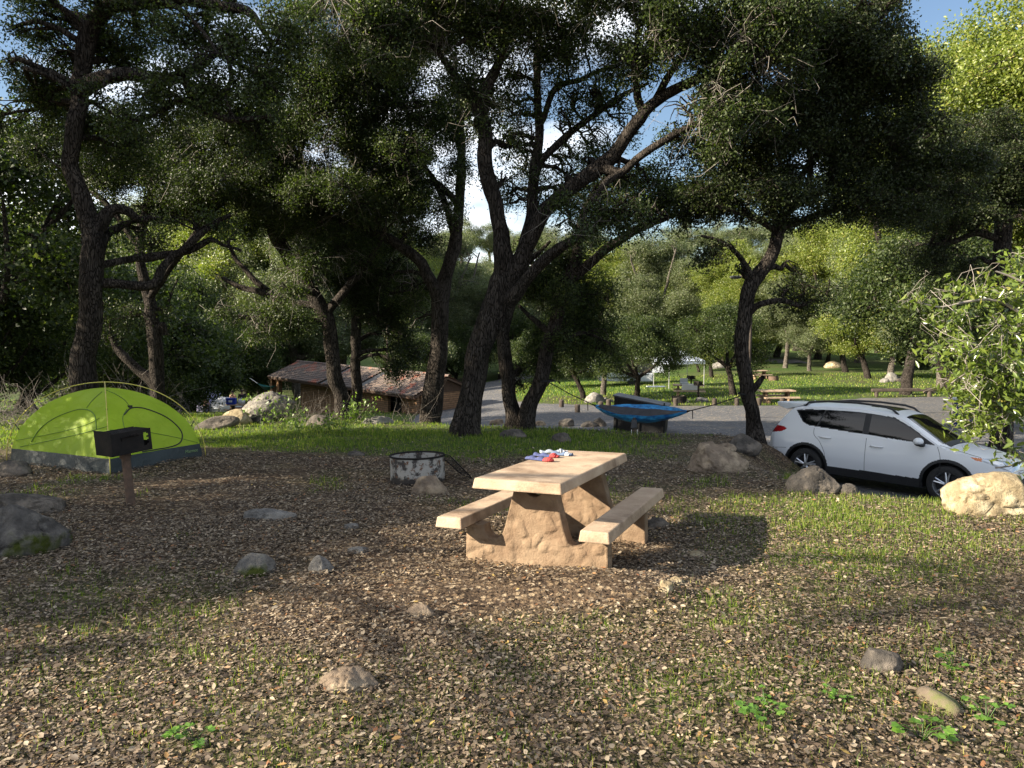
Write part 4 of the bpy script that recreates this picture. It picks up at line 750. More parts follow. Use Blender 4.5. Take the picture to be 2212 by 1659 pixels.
for k, u, y, s in [('lit', 220, 150, 1.6), ('grey', 320, 140, 2.0), ('grey', 420, 160, 2.0), ('grey', 520, 138, 1.9), ('lit', 600, 155, 1.9), ('grey', 680, 135, 1.8), ('grey', 760, 150, 1.8), ('grey', 840, 132, 1.7), ('lit', 920, 148, 1.6), ('grey', 1000, 135, 1.6), ('grey', 1080, 150, 1.6), ('grey', 1160, 132, 1.5), ('lit', 1230, 150, 1.5), ('grey', 1310, 136, 1.5), ('grey', 1390, 132, 1.5), ('lit', 1470, 128, 1.5), ('grey', 1540, 140, 1.4), ('grey', 1630, 132, 1.3), ('lit', 1720, 125, 1.4), ('grey', 1810, 122, 1.5), ('lit', 1900, 118, 1.7), ('grey', 2000, 112, 1.8), ('lit', 2090, 105, 1.9), ('grey', 1270, 160, 1.6), ('lit', 1330, 150, 1.5), ('grey', 1420, 158, 1.6), ('grey', 1480, 150, 1.5), ('lit', 1560, 160, 1.5), ('grey', 1600, 150, 1.6), ('grey', 1660, 150, 1.5), ('lit', 1740, 145, 1.5), ('grey', 1780, 140, 1.6), ('grey', 1860, 138, 1.6), ('grey', 1000, 300, 2.2), ('grey', 1060, 310, 2.0), ('grey', 1100, 300, 1.9), ('grey', 1150, 290, 2.2), ('grey', 1200, 280, 2.0), ('grey', 1260, 280, 2.1), ('grey', 1480, 260, 2), ('grey', 1560, 250, 2), ('grey', 1620, 260, 2), ('grey', 1700, 240, 1.8), ('grey', 1760, 230, 1.8), ('grey', 1050, 175, 1.6), ('grey', 900, 180, 1.6), ('grey', 1200, 180, 1.6), ('grey', 1350, 180, 1.5), ('grey', 1500, 170, 1.4), ('dark', 1690, 165, 1.2), ('grey', 750, 190, 1.8), ('grey', 600, 190, 1.8), ('grey', 450, 195, 2.0), ('dark', 1830, 165, 1.3), ('dark', 1950, 150, 1.5)]:
    tree_at(k, u, y, s, LL, gl)
proto['tall'] = grown('oak_tree', 'x', 205, 17, 13, mleaf=M_LEAFY, leaf=(.13, .085), low=.22, nb=44, cover=1.7, tr=.02)
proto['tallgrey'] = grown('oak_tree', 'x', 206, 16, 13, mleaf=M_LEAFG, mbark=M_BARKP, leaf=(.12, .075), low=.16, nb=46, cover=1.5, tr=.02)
LL = 'tall sunlit oak standing behind the tents and the restroom, one of many alike'; gl = 'tall oaks behind the camp'
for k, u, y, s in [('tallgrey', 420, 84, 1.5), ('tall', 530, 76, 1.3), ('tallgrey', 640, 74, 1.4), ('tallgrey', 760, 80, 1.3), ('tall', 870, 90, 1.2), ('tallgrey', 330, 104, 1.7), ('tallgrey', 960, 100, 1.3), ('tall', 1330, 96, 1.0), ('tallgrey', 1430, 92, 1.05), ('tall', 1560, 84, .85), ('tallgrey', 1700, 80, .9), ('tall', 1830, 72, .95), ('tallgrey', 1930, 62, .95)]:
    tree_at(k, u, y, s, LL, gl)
tree_at('tall', 2190, 40, 1.38, 'tall yellow green oak glowing in sun at the upper right corner', 'tall oaks at right')
tree_at('tall', 1965, 46, 1.12, 'tall thin crowned oak before the blue sky at upper right', 'tall oaks at right')
tree_at('dark', 2090, 30, 1.0, 'dark oak between the S curved oak and the right edge', 'tall oaks at right')
tree_at('dark', -160, 22, 1.25, 'tall dark oak cut by the left edge of the photo', 'tall oaks at left')
# unseen oak left of view, added and shaped for its shade on the camp
sh = [(-14.4, 4.2, 4.3, 2.4, 2.6), (-14.2, 2.2, 4.3, 1.9, 2.2), (-14.2, .8, 3.6, 1.5, 1.6), (-14.2, 5.6, 6.6, 2.3, 2.6), (-14.4, 7.6, 8.8, 2.8, 8), (-14.6, 9.6, 9.6, 2.6, 7), (-13.0, 6.6, 8.4, 2.2, 5), (-14.6, 9.4, 6.2, 2.8, 3.0), (-14.8, 12, 8.4, 3.0, 2.0), (-14.6, 12, 4.8, 2.8, 2.0), (-14.2, 2.7, 4.4, 1.7, 2.0), (-14.4, 5.4, 9.4, 1.9, 3.0), (-14.4, 8.6, 3.8, 2.2, 2.0), (-14.2, -.5, 8.4, 1.1, .7), (-14.0, -3.0, 6.6, 1.6, .22)]
bz = gz(-14.5, 6.5)
make_tree('oak_tree', 'unseen broad oak added left of view to shade the camp', 'tree', [([(-14.5, 6.5, bz - .3), (-14.5, 6.5, bz + .2), (-14.3, 6.3, 1.6), (-14.6, 6.8, 3.6), (-14.4, 7.4, 6.0), (-14.4, 8, 8.4)], [.5, .4, .33, .28, .2, .08]), ([(-14.5, 6.7, 3.0), (-14.4, 4.6, 4.2), (-14.2, 2.6, 4.6)], [.22, .17, .10]), ([(-14.5, 6.9, 3.8), (-14.6, 9.4, 5.4), (-14.7, 12, 6.6)], [.22, .15, .06])],
    [((x, yy, z), (r, r, r * .85), d) for x, yy, z, r, d in sh], 150, leaf=(.085, .055), group='unseen oak added to shade the camp', twigs=.3, gap=.4)

# ---- shrub at the right edge, close by and sunlit
y = 5.6
def twig_px(pts, y, dy=0): return limb_px(pts, y, dy)
make_tree('toyon_shrub', 'sunlit leafy shrub reaching in from the right edge above the car', 'shrub', [
    ([on_y(2420, 6.0) + np.array((0, 0, -.1)), at(2400, 1000, 6.0), at(2360, 850, 5.9), at(2330, 760, 5.8)], [.05, .04, .03, .022]),
    twig_px([(2330, 760, 5), (2240, 700, 4), (2160, 650, 3.2), (2080, 655, 2.6), (2030, 665, 2), (1960, 645, 1.3)], 5.8, -.2), twig_px([(2340, 790, 5), (2260, 770, 4), (2190, 760, 3.2), (2120, 790, 2.5), (2060, 830, 1.8)], 5.8, -.4), twig_px([(2350, 850, 5), (2280, 850, 4), (2200, 870, 3), (2130, 900, 2.2), (2080, 925, 1.5)], 5.8, -.4), twig_px([(2340, 760, 5), (2280, 660, 4), (2210, 610, 3), (2150, 585, 2)], 5.8, 0), twig_px([(2350, 900, 4), (2270, 960, 3), (2200, 1000, 2), (2150, 1010, 1.5)], 5.8, -.3)],
    [blob_px(*b, ry=.3) for b in [(2140, 800, 80, 60, 5.5, .75), (2200, 730, 70, 60, 5.7, .8), (2180, 860, 70, 50, 5.5, .65), (2120, 900, 60, 40, 5.4, .55), (2180, 640, 60, 40, 5.8, .6), (2050, 690, 60, 20, 5.6, .35), (1970, 648, 26, 14, 5.6, .5), (2090, 840, 40, 40, 5.4, .5), (2215, 570, 40, 30, 5.8, .5), (2080, 620, 40, 20, 5.7, .35), (2110, 940, 40, 22, 5.4, .4), (2200, 990, 40, 30, 5.5, .35), (2060, 760, 40, 40, 5.5, .5)]], 301, leaf=(.066, .026), mleaf=M_LEAFB, mbark=M_TWIG, per=9, spread=.055, fine=.35, gap=.25, dens=3.4)
# ---- bare brush left of the tent, dry weeds before the brick wall
def brush(name, label, cat, spots, n, ln, r0, m, seed, up=.4, group=None, kind=None, leaves=None):
    rg = np.random.default_rng(seed); tw = []; C = []
    for (x, yy, wx, wy) in spots:
        for k in range(n):
            a = np.array((x + rg.normal(0, wx), yy + rg.normal(0, wy), 0)); a[2] = gz(a[0], a[1]) - .03; d = rg.normal(size=3); d[2] = abs(d[2]) * .5 + up; d /= np.linalg.norm(d); l_ = ln * (.5 + rg.random())
            P = [a]
            for j in range(5): d = d + rg.normal(0, .22, 3); d /= np.linalg.norm(d); P.append(P[-1] + d * l_ / 5)
            tw.append((np.array(P), np.linspace(r0, r0 * .3, 6))); C.append(P[-1]); C.append(P[3])
            for j in range(2):
                b = P[2 + j]; e = rg.normal(size=3); e[2] += .3; e /= np.linalg.norm(e); Q = [b]
                for q in range(5): e = e + rg.normal(0, .25, 3); e /= np.linalg.norm(e); Q.append(Q[-1] + e * l_ * .09)
                tw.append((np.array(Q), np.linspace(r0 * .6, r0 * .25, 6)))
    V, q = tubes_np(tw, 4); x, yy = spots[0][0], spots[0][1]; org = np.array((x, yy, gz(x, yy)))
    if leaves is None:
        return tag(mesh_np(name, V, [q], m, origin=org, smooth=True), label, cat, group, kind)
    root = thing(name, label, cat, org, group=group); mesh_np('stems', V - org, [q], m, root, smooth=True)
    C = np.array(C); V, Fc, rn = leaf_cloud(C, leaves[2], leaves[3], leaves[0], leaves[1], rg); mesh_np('leaves', V - org, [Fc], leaves[4], root, rnd=rn); return root
q = [on_y(u, yy) for u, yy in ((30, 19), (110, 20.5), (-30, 18), (170, 22))]
M_TWIGD = mat('grey_twigs', (.10, .085, .07), (.2, .175, .15), 3, .9)
brush('dry_brush', 'tangle of pale bare twigs left of the green tent', 'brush', [(p[0], p[1], .9, .8) for p in q], 60, 1.2, .008, M_TWIGD, 401, up=.25)
for i, p in enumerate([on_y(u, yy) for u, yy in ((300, 24), (380, 30), (240, 22))]):
    brush('dry_brush', 'pale bare branches standing up behind the right half of the green tent', 'brush', [(p[0], p[1], .9, .8)], 18, 2.0, .011, M_TWIGD, 402 + 20 * i, up=.6, group='bare branches behind the tent')
q = gp(648, 915); brush('dry_weeds', 'clump of tall dry brown stalks before the brick wall', 'weeds', [(q[0], q[1], .35, .3)], 40, .9, .0045, M_TWIGD, 403, up=1.3)
q = gp(875, 915); brush('dry_weeds', 'arching bare stems before the dark doorway of the restroom', 'weeds', [(q[0], q[1] + .6, .25, .25)], 9, 1.3, .005, M_TWIGD, 404, up=.6)
q = gp(712, 918); brush('dry_weeds', 'sparse dry stalks among grass between the leaning and slender oaks', 'weeds', [(q[0], q[1], .8, .3)], 26, .7, .0045, M_TWIGD, 405, up=1.2)
M_WEED = leaf_mat('weed_leaves', [(0, (.06, .10, .02)), (.6, (.12, .18, .04)), (1, (.2, .26, .07))], .35, .4)
for u, v, n, ln, lab, sd_ in [(590, 925, 16, .8, 'leggy weed with pale leaves before the leaning mossy boulder', 411), (765, 915, 26, .55, 'bright leafy weed at the foot of the slender straight oak', 412), (836, 912, 22, .35, 'low green weed before the dark doorway', 413), (630, 930, 14, .5, 'thin weed right of the mossy boulder', 414), (700, 935, 18, .3, 'low weed in bright grass before the brick wall', 415)]:
    q = gp(u, v); brush('weed', lab, 'weed', [(q[0], q[1], .22, .15)], n, ln, .004, M_WEED, sd_, up=1.2, leaves=(.09, .05, 5, .06, M_WEED), group='weeds along the edge of the lawn')
M_PLANT = leaf_mat('seedling_leaves', [(0, (.06, .13, .02)), (.6, (.10, .21, .03)), (1, (.17, .30, .05))], .35, .35)
for i, (u, v, sz_, lab) in enumerate([(420, 1608, .16, 'lobed bright green seedling cluster in lit leaves at the lower left'), (1640, 1562, .17, 'broad leaved green seedling left of the curved grass at lower right'), (1990, 1600, .18, 'two branched bright green seedling near the bottom right'), (2130, 1560, .15, 'bright green seedling nearest the right edge of the photo'), (1650, 1530, .1, 'small green leaves beside the broad leaved seedling'), (2060, 1450, .14, 'dim green seedling right of the brown stone hump'), (1090, 1600, .06, 'tiny green sprout at bottom centre'), (1810, 1520, .1, 'low green leaves under the brown stone hump')]):
    q = gp(u, v); rg = np.random.default_rng(500 + i); root = thing('seedling', lab, 'plant', (q[0], q[1], q[2]), group='green seedlings among the leaves')
    st = []; lv_ = Acc(); rn = []
    for k in range(9):
        a = rg.random() * 6.28; l_ = sz_ * (.35 + .65 * rg.random()); tip = np.array((math.cos(a) * l_ * .6, math.sin(a) * l_ * .6, l_ * .55 * rg.random() + .025)); st.append((np.array([(0, 0, -.01), tip * np.array((.4, .4, .8)), tip * np.array((.8, .8, 1.05)), tip]), np.array((.0022, .002, .0016, .001))))
        for b in range(5):
            t = a + (b - 2) * .75; ll = sz_ * .24 * (1 - .12 * abs(b - 2)); d = np.array((math.cos(t), math.sin(t), -.1 + .2 * rg.random())); s = np.array((-math.sin(t), math.cos(t), .25 * rg.normal()))
            V = np.array([tip, tip + d * ll * .55 + s * ll * .34, tip + d * ll, tip + d * ll * .55 - s * ll * .34]); lv_.add(V, [(0, 1, 2, 3)]); rn.append(rg.random())
    mesh_np('stems', *[z if j == 0 else [z] for j, z in enumerate(tubes_np(st, 4))], M_PLANT, root, smooth=True); mesh_np('leaves', np.concatenate(lv_.V), [np.concatenate(lv_.F)], M_PLANT, root, rnd=rn)
# ================================================================ picnic table
SL = math.atan(.0685)
def frame(Lx, Ly, slope=True):
    """columns: across, along, up; tilted with the camp slope"""
    Lv = np.array((Lx, Ly, -.0685 * Ly if slope else 0)); Lv /= np.linalg.norm(Lv); up = np.array((0, .0685 if slope else 0, 1.0)); up -= Lv * (up @ Lv); up /= np.linalg.norm(up)
    return Matrix(np.column_stack([np.cross(Lv, up), Lv, up]).tolist())
M_CONC = mat('tan_concrete', (.33, .24, .165), (.46, .35, .25), 3.5, .85, .006, 8, .35, .65, spec=.25, bscale=70, c3=(.17, .115, .075), scale3=2.4, lo3=.48, hi3=.7)
def relief_mat():
    m = mat('stone_relief_concrete', (.15, .10, .063), (.25, .18, .118), 5, .92, .008, 8, spec=.15, bscale=60, c3=(.17, .11, .07), scale3=3, lo3=.5, hi3=.75); n = m.node_tree.nodes; l = m.node_tree.links.new
    t = n.new('ShaderNodeTexCoord'); z = n.new('ShaderNodeTexNoise'); z.inputs['Scale'].default_value = 4; l(t.outputs['Object'], z.inputs['Vector'])
    a = n.new('ShaderNodeMix'); a.data_type = 'RGBA'; a.blend_type = 'ADD'; a.inputs['Factor'].default_value = .22; l(t.outputs['Object'], a.inputs['A']); l(z.outputs['Color'], a.inputs['B'])
    v = n.new('ShaderNodeTexVoronoi'); v.inputs['Scale'].default_value = 8.5; v.feature = 'SMOOTH_F1'; v.inputs['Smoothness'].default_value = .35; l(a.outputs['Result'], v.inputs['Vector'])
    r = ramp(n, [(0, (1, 1, 1)), (.35, (.75, .75, .75)), (.6, (0, 0, 0))]); l(v.outputs['Distance'], r.inputs['Fac'])
    b = n.new('ShaderNodeBump'); b.inputs['Strength'].default_value = 1; b.inputs['Distance'].default_value = .014; l(r.outputs['Color'], b.inputs['Height'])
    old = [k for k in n if k.type == 'BUMP' and k != b][0]; l(old.outputs['Normal'], b.inputs['Normal']); l(b.outputs['Normal'], n['Principled BSDF'].inputs['Normal']); return m
M_RELIEF = relief_mat()
def slab(wd, ln, z, t, flare=.015, x=0.0, cy=0.0):
    b = MB(); a, c = wd / 2, ln / 2
    V = [(-a - flare, -c - flare, z - t), (a + flare, -c - flare, z - t), (a + flare, c + flare, z - t), (-a - flare, c + flare, z - t), (-a, -c, z), (a, -c, z), (a, c, z), (-a, c, z)]
    b.add(np.array(V) + np.array((x, cy, 0)), [(3, 2, 1, 0), (4, 5, 6, 7), (0, 1, 5, 4), (1, 2, 6, 5), (2, 3, 7, 6), (3, 0, 4, 7)]); return b
def support_poly():
    L_ = [(-.61, -.22), (-.60, .335), (-.44, .335), (-.425, .27), (-.39, .235), (-.33, .225), (-.285, .25), (-.255, .33), (-.185, .6), (-.165, .675)]
    notch = [(.075 * math.cos(a) * 1.0, .675 - .085 * math.sin(a)) for a in np.linspace(PI, 0, 9)]
    return [(a + .035, b) for a, b in L_ + notch + [(-a, b) for a, b in L_[::-1]]]
def picnic_table(label, loc, Lx, Ly, group=None, slope=True, far=False):
    t = thing('picnic_table', label, 'picnic table', loc, group=group); t.rotation_euler = frame(Lx, Ly, slope).to_euler()
    slab(.71, 1.96, .76, .083).build('tabletop', M_CONC, t, bevel=.012)
    for s in (-1, 1): slab(.215, 2.0, .42, .085, .012, .6 * s, .06).build('bench', M_CONC, t, bevel=.01)
    for s in (-.64, .64): MB().prism(support_poly(), .13, c=(0, s, 0)).build('support', M_RELIEF, t, bevel=.012)
    return t
tx, ty = .418, 6.12
TABLE = picnic_table('tan concrete picnic table in sunlight at centre, socks lying on it', (tx, ty, -.0685 * ty), .394, .919)
TM = Matrix.Translation(TABLE.location) @ TABLE.rotation_euler.to_matrix().to_4x4()
def sock(label, uv, ang, ln, ca, cb, seed):
    d = ray(*uv); n = np.array(TM.to_3x3() @ Vector((0, 0, 1))); p0 = np.array(TM @ Vector((0, 0, .76))); p = EYE + d * (((p0 - EYE) @ n) / (d @ n))
    o = thing('sock', label, 'sock', p, group='socks drying on the picnic table'); o.rotation_euler = (TABLE.rotation_euler.to_matrix() @ Matrix.Rotation(ang, 3, 'Z')).to_euler()
    rg = np.random.default_rng(seed)
    def tube(x0, x1, w0, w1, h, name, m):
        b = MB(); P = [];
        for i, t in enumerate(np.linspace(0, 1, 12)):
            x = x0 + (x1 - x0) * t; w_ = w0 + (w1 - w0) * t; yb = .06 * max(0, (x - .02) / ln - .45) ** 1.5 * 4; wob = .006 * rg.normal()
            P.append([(x + wob * .5, yb + w_ * math.cos(a), .004 + (h + .009 * math.sin(x * 60 + seed) * (1 if 0 < i < 11 else .4)) * max(0, math.sin(a)) + .002) for a in np.linspace(0, 2 * PI, 15)[:-1]])
        P = np.array(P); b.grid(np.concatenate([P, P[:, :1]], 1)); b.add(P[0], [tuple(range(14))]); b.add(P[-1], [tuple(range(14))[::-1]]); b.build(name, m, o, smooth=True)
    tube(-ln * .5, ln * .22, .036, .042, .026, 'leg', ca); tube(ln * .22, ln * .38, .042, .04, .03, 'heel', cb); tube(ln * .38, ln * .5, .04, .02, .026, 'toe', cb if seed % 2 else ca)
M_NAVY = mat('navy_knit', (.03, .04, .11), (.06, .075, .17), 60, .95); M_RED = mat('red_knit', (.42, .05, .05), (.3, .03, .03), 50, .95); M_GREYK = mat('grey_knit', (.2, .23, .28), (.3, .33, .37), 50, .95); M_WHITEK = mat('white_knit', (.6, .6, .62), (.7, .7, .7), 50, .95); M_SLATE = mat('slate_knit', (.07, .1, .17), (.1, .14, .22), 50, .95)
sock('navy sock with red heel, nearest of the four on the table', (1166, 995), -.32, .30, M_NAVY, M_RED, 1)
sock('navy sock with red toe, second from the near end of the table socks', (1180, 987), -.2, .27, M_NAVY, M_RED, 3)
sock('grey crumpled sock with white cuff at the back of the table', (1196, 979), .5, .27, M_GREYK, M_WHITEK, 4)
sock('slate and white sock lying right of the grey crumpled one', (1214, 984), -.1, .22, M_SLATE, M_WHITEK, 6)

# ================================================================ green tent
def tent():
    Fp = np.array((-5.78, 10.04)); a = np.array((.40, .92)); b = np.array((-.92, .40)); a /= np.linalg.norm(a); b /= np.linalg.norm(b); A_, B_ = 1.65, 2.25; H = 1.17
    cen = Fp + a * A_ / 2 + b * B_ / 2; z0 = gz(cen[0], cen[1]) + .01
    t = thing('green_tent', 'lime green dome tent with dark skirt and yellow poles', 'tent', (cen[0], cen[1], z0))
    # local axes: x = a, y = b; ground slope followed by a shear of the base
    def gl(x, y_): p = cen + a * x + b * y_; return gz(p[0], p[1]) - z0
    corner = {(sx, sy): gl(sx * A_ / 2, sy * B_ / 2) for sx in (-1, 1) for sy in (-1, 1)}
    def base_z(u, v): return sum(corner[(sx, sy)] * (1 + sx * u) * (1 + sy * v) / 4 for sx in (-1, 1) for sy in (-1, 1))
    def prof(ph): return math.cos(ph) ** 1.06, math.sin(ph) ** .98     # reach from centre, height
    loops = [(-1, -1), (1, -1), (1, 1), (-1, 1)]; NS, NP = 16, 40
    def surf(side, s, ph, out=0.0):
        """side 0..3 between two corners, s along it, ph from the ground to the top"""
        c0, c1 = np.array(loops[side]), np.array(loops[(side + 1) % 4]); r, h = prof(ph); q = c0 + (c1 - c0) * s; pull = 1 - .085 * math.sin(s * PI) * math.sin(min(1, ph / .5) * PI / 2) * (1 - .2 * ph)
        q = q * r * pull; sag = 1 - .035 * math.sin(s * PI) * math.sin(ph * 2)
        p = np.array((q[0] * A_ / 2, q[1] * B_ / 2, base_z(q[0], q[1]) + H * h * sag)); nrm = np.array((p[0] / (A_ / 2) ** 2, p[1] / (B_ / 2) ** 2, max(.05, (p[2]) / H ** 2))); return p + out * nrm / np.linalg.norm(nrm)
    cut = .185; phs = np.linspace(0, PI / 2 * .985, NP)
    m = bpy.data.materials.new('lime_ripstop'); m.use_nodes = True; n = m.node_tree.nodes; l = m.node_tree.links.new; bs = n['Principled BSDF']; bs.inputs['Roughness'].default_value = .5; bs.inputs['Base Color'].default_value = (.36, .58, .045, 1)
    tcn = n.new('ShaderNodeTexCoord'); zn = n.new('ShaderNodeTexNoise'); zn.inputs['Scale'].default_value = 2.2; zn.inputs['Detail'].default_value = 3; l(tcn.outputs['Object'], zn.inputs['Vector']); rr = ramp(n, [(.35, (.48, .66, .04)), (.65, (.56, .74, .06))]); l(zn.outputs['Fac'], rr.inputs['Fac']); l(rr.outputs['Color'], bs.inputs['Base Color'])
    zb = n.new('ShaderNodeTexNoise'); zb.inputs['Scale'].default_value = 5; zb.inputs['Detail'].default_value = 4; zb.inputs['Distortion'].default_value = 1.5; l(tcn.outputs['Object'], zb.inputs['Vector']); bn = n.new('ShaderNodeBump'); bn.inputs['Distance'].default_value = .035; l(zb.outputs['Fac'], bn.inputs['Height']); l(bn.outputs['Normal'], bs.inputs['Normal'])
    tr = n.new('ShaderNodeBsdfTranslucent'); l(rr.outputs['Color'], tr.inputs['Color']); ms = n.new('ShaderNodeMixShader'); ms.inputs['Fac'].default_value = .58; l(bs.outputs['BSDF'], ms.inputs[1]); l(tr.outputs['BSDF'], ms.inputs[2]); l(ms.outputs['Shader'], n['Material Output'].inputs['Surface'])
    msk = mat('dark_teal_nylon', (.010, .018, .021), (.022, .034, .037), 3, .5, .03, 5, bscale=6)
    body = MB(); skirt = MB(); kc = 5
    ang = np.concatenate([np.linspace(0, cut, kc), np.linspace(cut, PI / 2 * .985, NP)[1:]])
    for sd_ in range(4):
        P = np.array([[surf(sd_, s, ph) for s in np.linspace(0, 1, NS)] for ph in ang]); skirt.grid(P[:kc]); body.grid(P[kc - 1:])
    top = np.array([surf(k, 0, ang[-1]) for k in range(4)]); body.add(top, [(0, 1, 2, 3)])
    # a little slack in the skirt
    for V in skirt.v: V += .012 * np.stack([fbm(V * 7 + k * 5, 70 + k, 3) for k in range(3)], 1) * np.array((1, 1, .15))
    body.build('canopy', m, t, smooth='auto'); skirt.build('skirt', msk, t, smooth='auto')
    mp_ = mat('yellow_pole', (.55, .48, .10), rough=.35, metal=.3); mc = mat('black_clip', (.02, .02, .02), rough=.5); mz = mat('black_zip', (.012, .015, .012), rough=.6); mseam = mat('green_seam', (.13, .23, .03), rough=.7)
    for c0 in ((-1, -1), (1, -1)):
        P = []; 
        for ph in np.linspace(0, PI, 49):
            r_, h_ = math.cos(ph), math.sin(ph); e = math.copysign(abs(r_) ** 1.0, r_); P.append(np.array((c0[0] * e * A_ / 2 * 1.04, c0[1] * e * B_ / 2 * 1.04, base_z(c0[0] * e, c0[1] * e) + (H + .09) * abs(h_) ** .9)))
        po = MB().tube(P, .0075, 8).build('pole', mp_, t, smooth=True)
        for j in (7, 12, 17, 21, 27, 31, 36, 41):
            p = P[j]; ph = PI * j / 48; side = loops.index(c0 if ph < PI / 2 else (-c0[0], -c0[1])); qf = surf(side, 0, min(ph, PI - ph) * .985); cl = MB().tube([p, (p + qf) / 2 + np.array((0, 0, .004)), qf], (.012, .006, .009), 6)
            cl.build('clip', mc, po, smooth=True)
    def curve(side, pts, r, name, mm):
        Q = catmull(np.array([(s, ph, 0) for s, ph in pts]), .03); return MB().tube([surf(side, s, ph, .006) for s, ph, _ in Q], r, 6).build(name, mm, t, smooth=True)
    # side 0 runs from the front corner to the right corner, side 3 from the left corner to the front corner
    curve(0, [(.35, .2), (.72, .21), (.84, .30), (.86, .46), (.79, .68), (.62, .85), (.42, .87), (.25, .76)], .010, 'door_zip', mz)
    curve(0, [(.2, .5), (.22, .72), (.34, .86)], .006, 'door_zip', mseam); curve(0, [(.42, .9), (.42, 1.08), (.3, 1.25), (.05, 1.36)], .006, 'seam', mseam)
    curve(0, [(.02, .55), (.35, .5), (.7, .36), (.98, .2)], .005, 'seam', mseam)
    curve(3, [(.17, .3), (.2, .5), (.3, .7), (.5, .85), (.7, .86), (.83, .76), (.87, .56)], .008, 'door_zip', mseam); curve(3, [(.66, .9), (.72, 1.1), (.86, 1.3)], .006, 'seam', mseam); curve(3, [(.08, .22), (.4, .36), (.7, .48), (.99, .6)], .006, 'seam', mseam); curve(3, [(.02, .3), (.4, .46), (.75, .62), (.9, .72)], .004, 'seam', mseam)
    pu = surf(0, .42, .9, .012); MB().box(pu, (.05, .05, .035)).box(pu + np.array((.02, .03, -.03)), (.02, .02, .05)).build('zip_pull', mc, t)
    # lettering on the skirt beside the right corner
    fc = bpy.data.curves.new('logo', 'FONT'); fc.body = 'Marmot'; fc.size = .075; fc.extrude = .0015; fc.shear = .25; fo = bpy.data.objects.new('logo', fc)
    me = bpy.data.meshes.new_from_object(fo); bpy.data.objects.remove(fo); lo = bpy.data.objects.new('logo', me); link(lo, t); me.materials.append(mat('logo_green', (.16, .25, .10), rough=.6))
    p = surf(0, .80, .085, .016); ex = surf(0, .93, .085) - surf(0, .75, .085); ex /= np.linalg.norm(ex); ez = surf(0, .85, .15) - surf(0, .85, .04); ez -= ex * (ex @ ez); ez /= np.linalg.norm(ez)
    lo.matrix_local = Matrix.Translation(Vector(p.tolist())) @ Matrix(np.column_stack([ex, ez, np.cross(ex, ez)]).tolist()).to_4x4()
    Rm = np.column_stack([np.append(a, 0), np.append(b, 0), (0, 0, 1)]); t.rotation_euler = Matrix(Rm.tolist()).to_euler()
tent()
# ================================================================ grill, fire ring
M_BLACKM = mat('sooty_black_steel', (.008, .008, .008), (.02, .016, .014), 8, .75, .002, spec=.2)
M_RUST = mat('rusty_post', (.075, .05, .036), (.14, .085, .055), 14, .85, .003, bscale=60)
def slot_plate(b, wd, ht, t, org, ax, slots):
    """upright plate with slots cut through: built as the bars around the openings; ax = direction along the plate, slots = (x0, x1, z0, z1)"""
    ax = np.array(ax, float); xs_ = sorted({0, wd, *[s[0] for s in slots], *[s[1] for s in slots]}); zs_ = sorted({0, ht, *[s[2] for s in slots], *[s[3] for s in slots]}); nrm = np.array((-ax[1], ax[0], 0))
    Rm = np.column_stack([ax, nrm, (0, 0, 1)])
    for i in range(len(xs_) - 1):
        z = 0
        run = None
        for j in range(len(zs_) - 1):
            xm, zm = (xs_[i] + xs_[i + 1]) / 2, (zs_[j] + zs_[j + 1]) / 2; hole = any(s[0] < xm < s[1] and s[2] < zm < s[3] for s in slots)
            if not hole and run is None: run = zs_[j]
            if (hole or j == len(zs_) - 2) and run is not None:
                top = zs_[j] if hole else zs_[j + 1]; c = np.array(org) + ax * (xs_[i] + xs_[i + 1]) / 2 + np.array((0, 0, (run + top) / 2)); b.box(c, (xs_[i + 1] - xs_[i], t, top - run), Rm); run = None
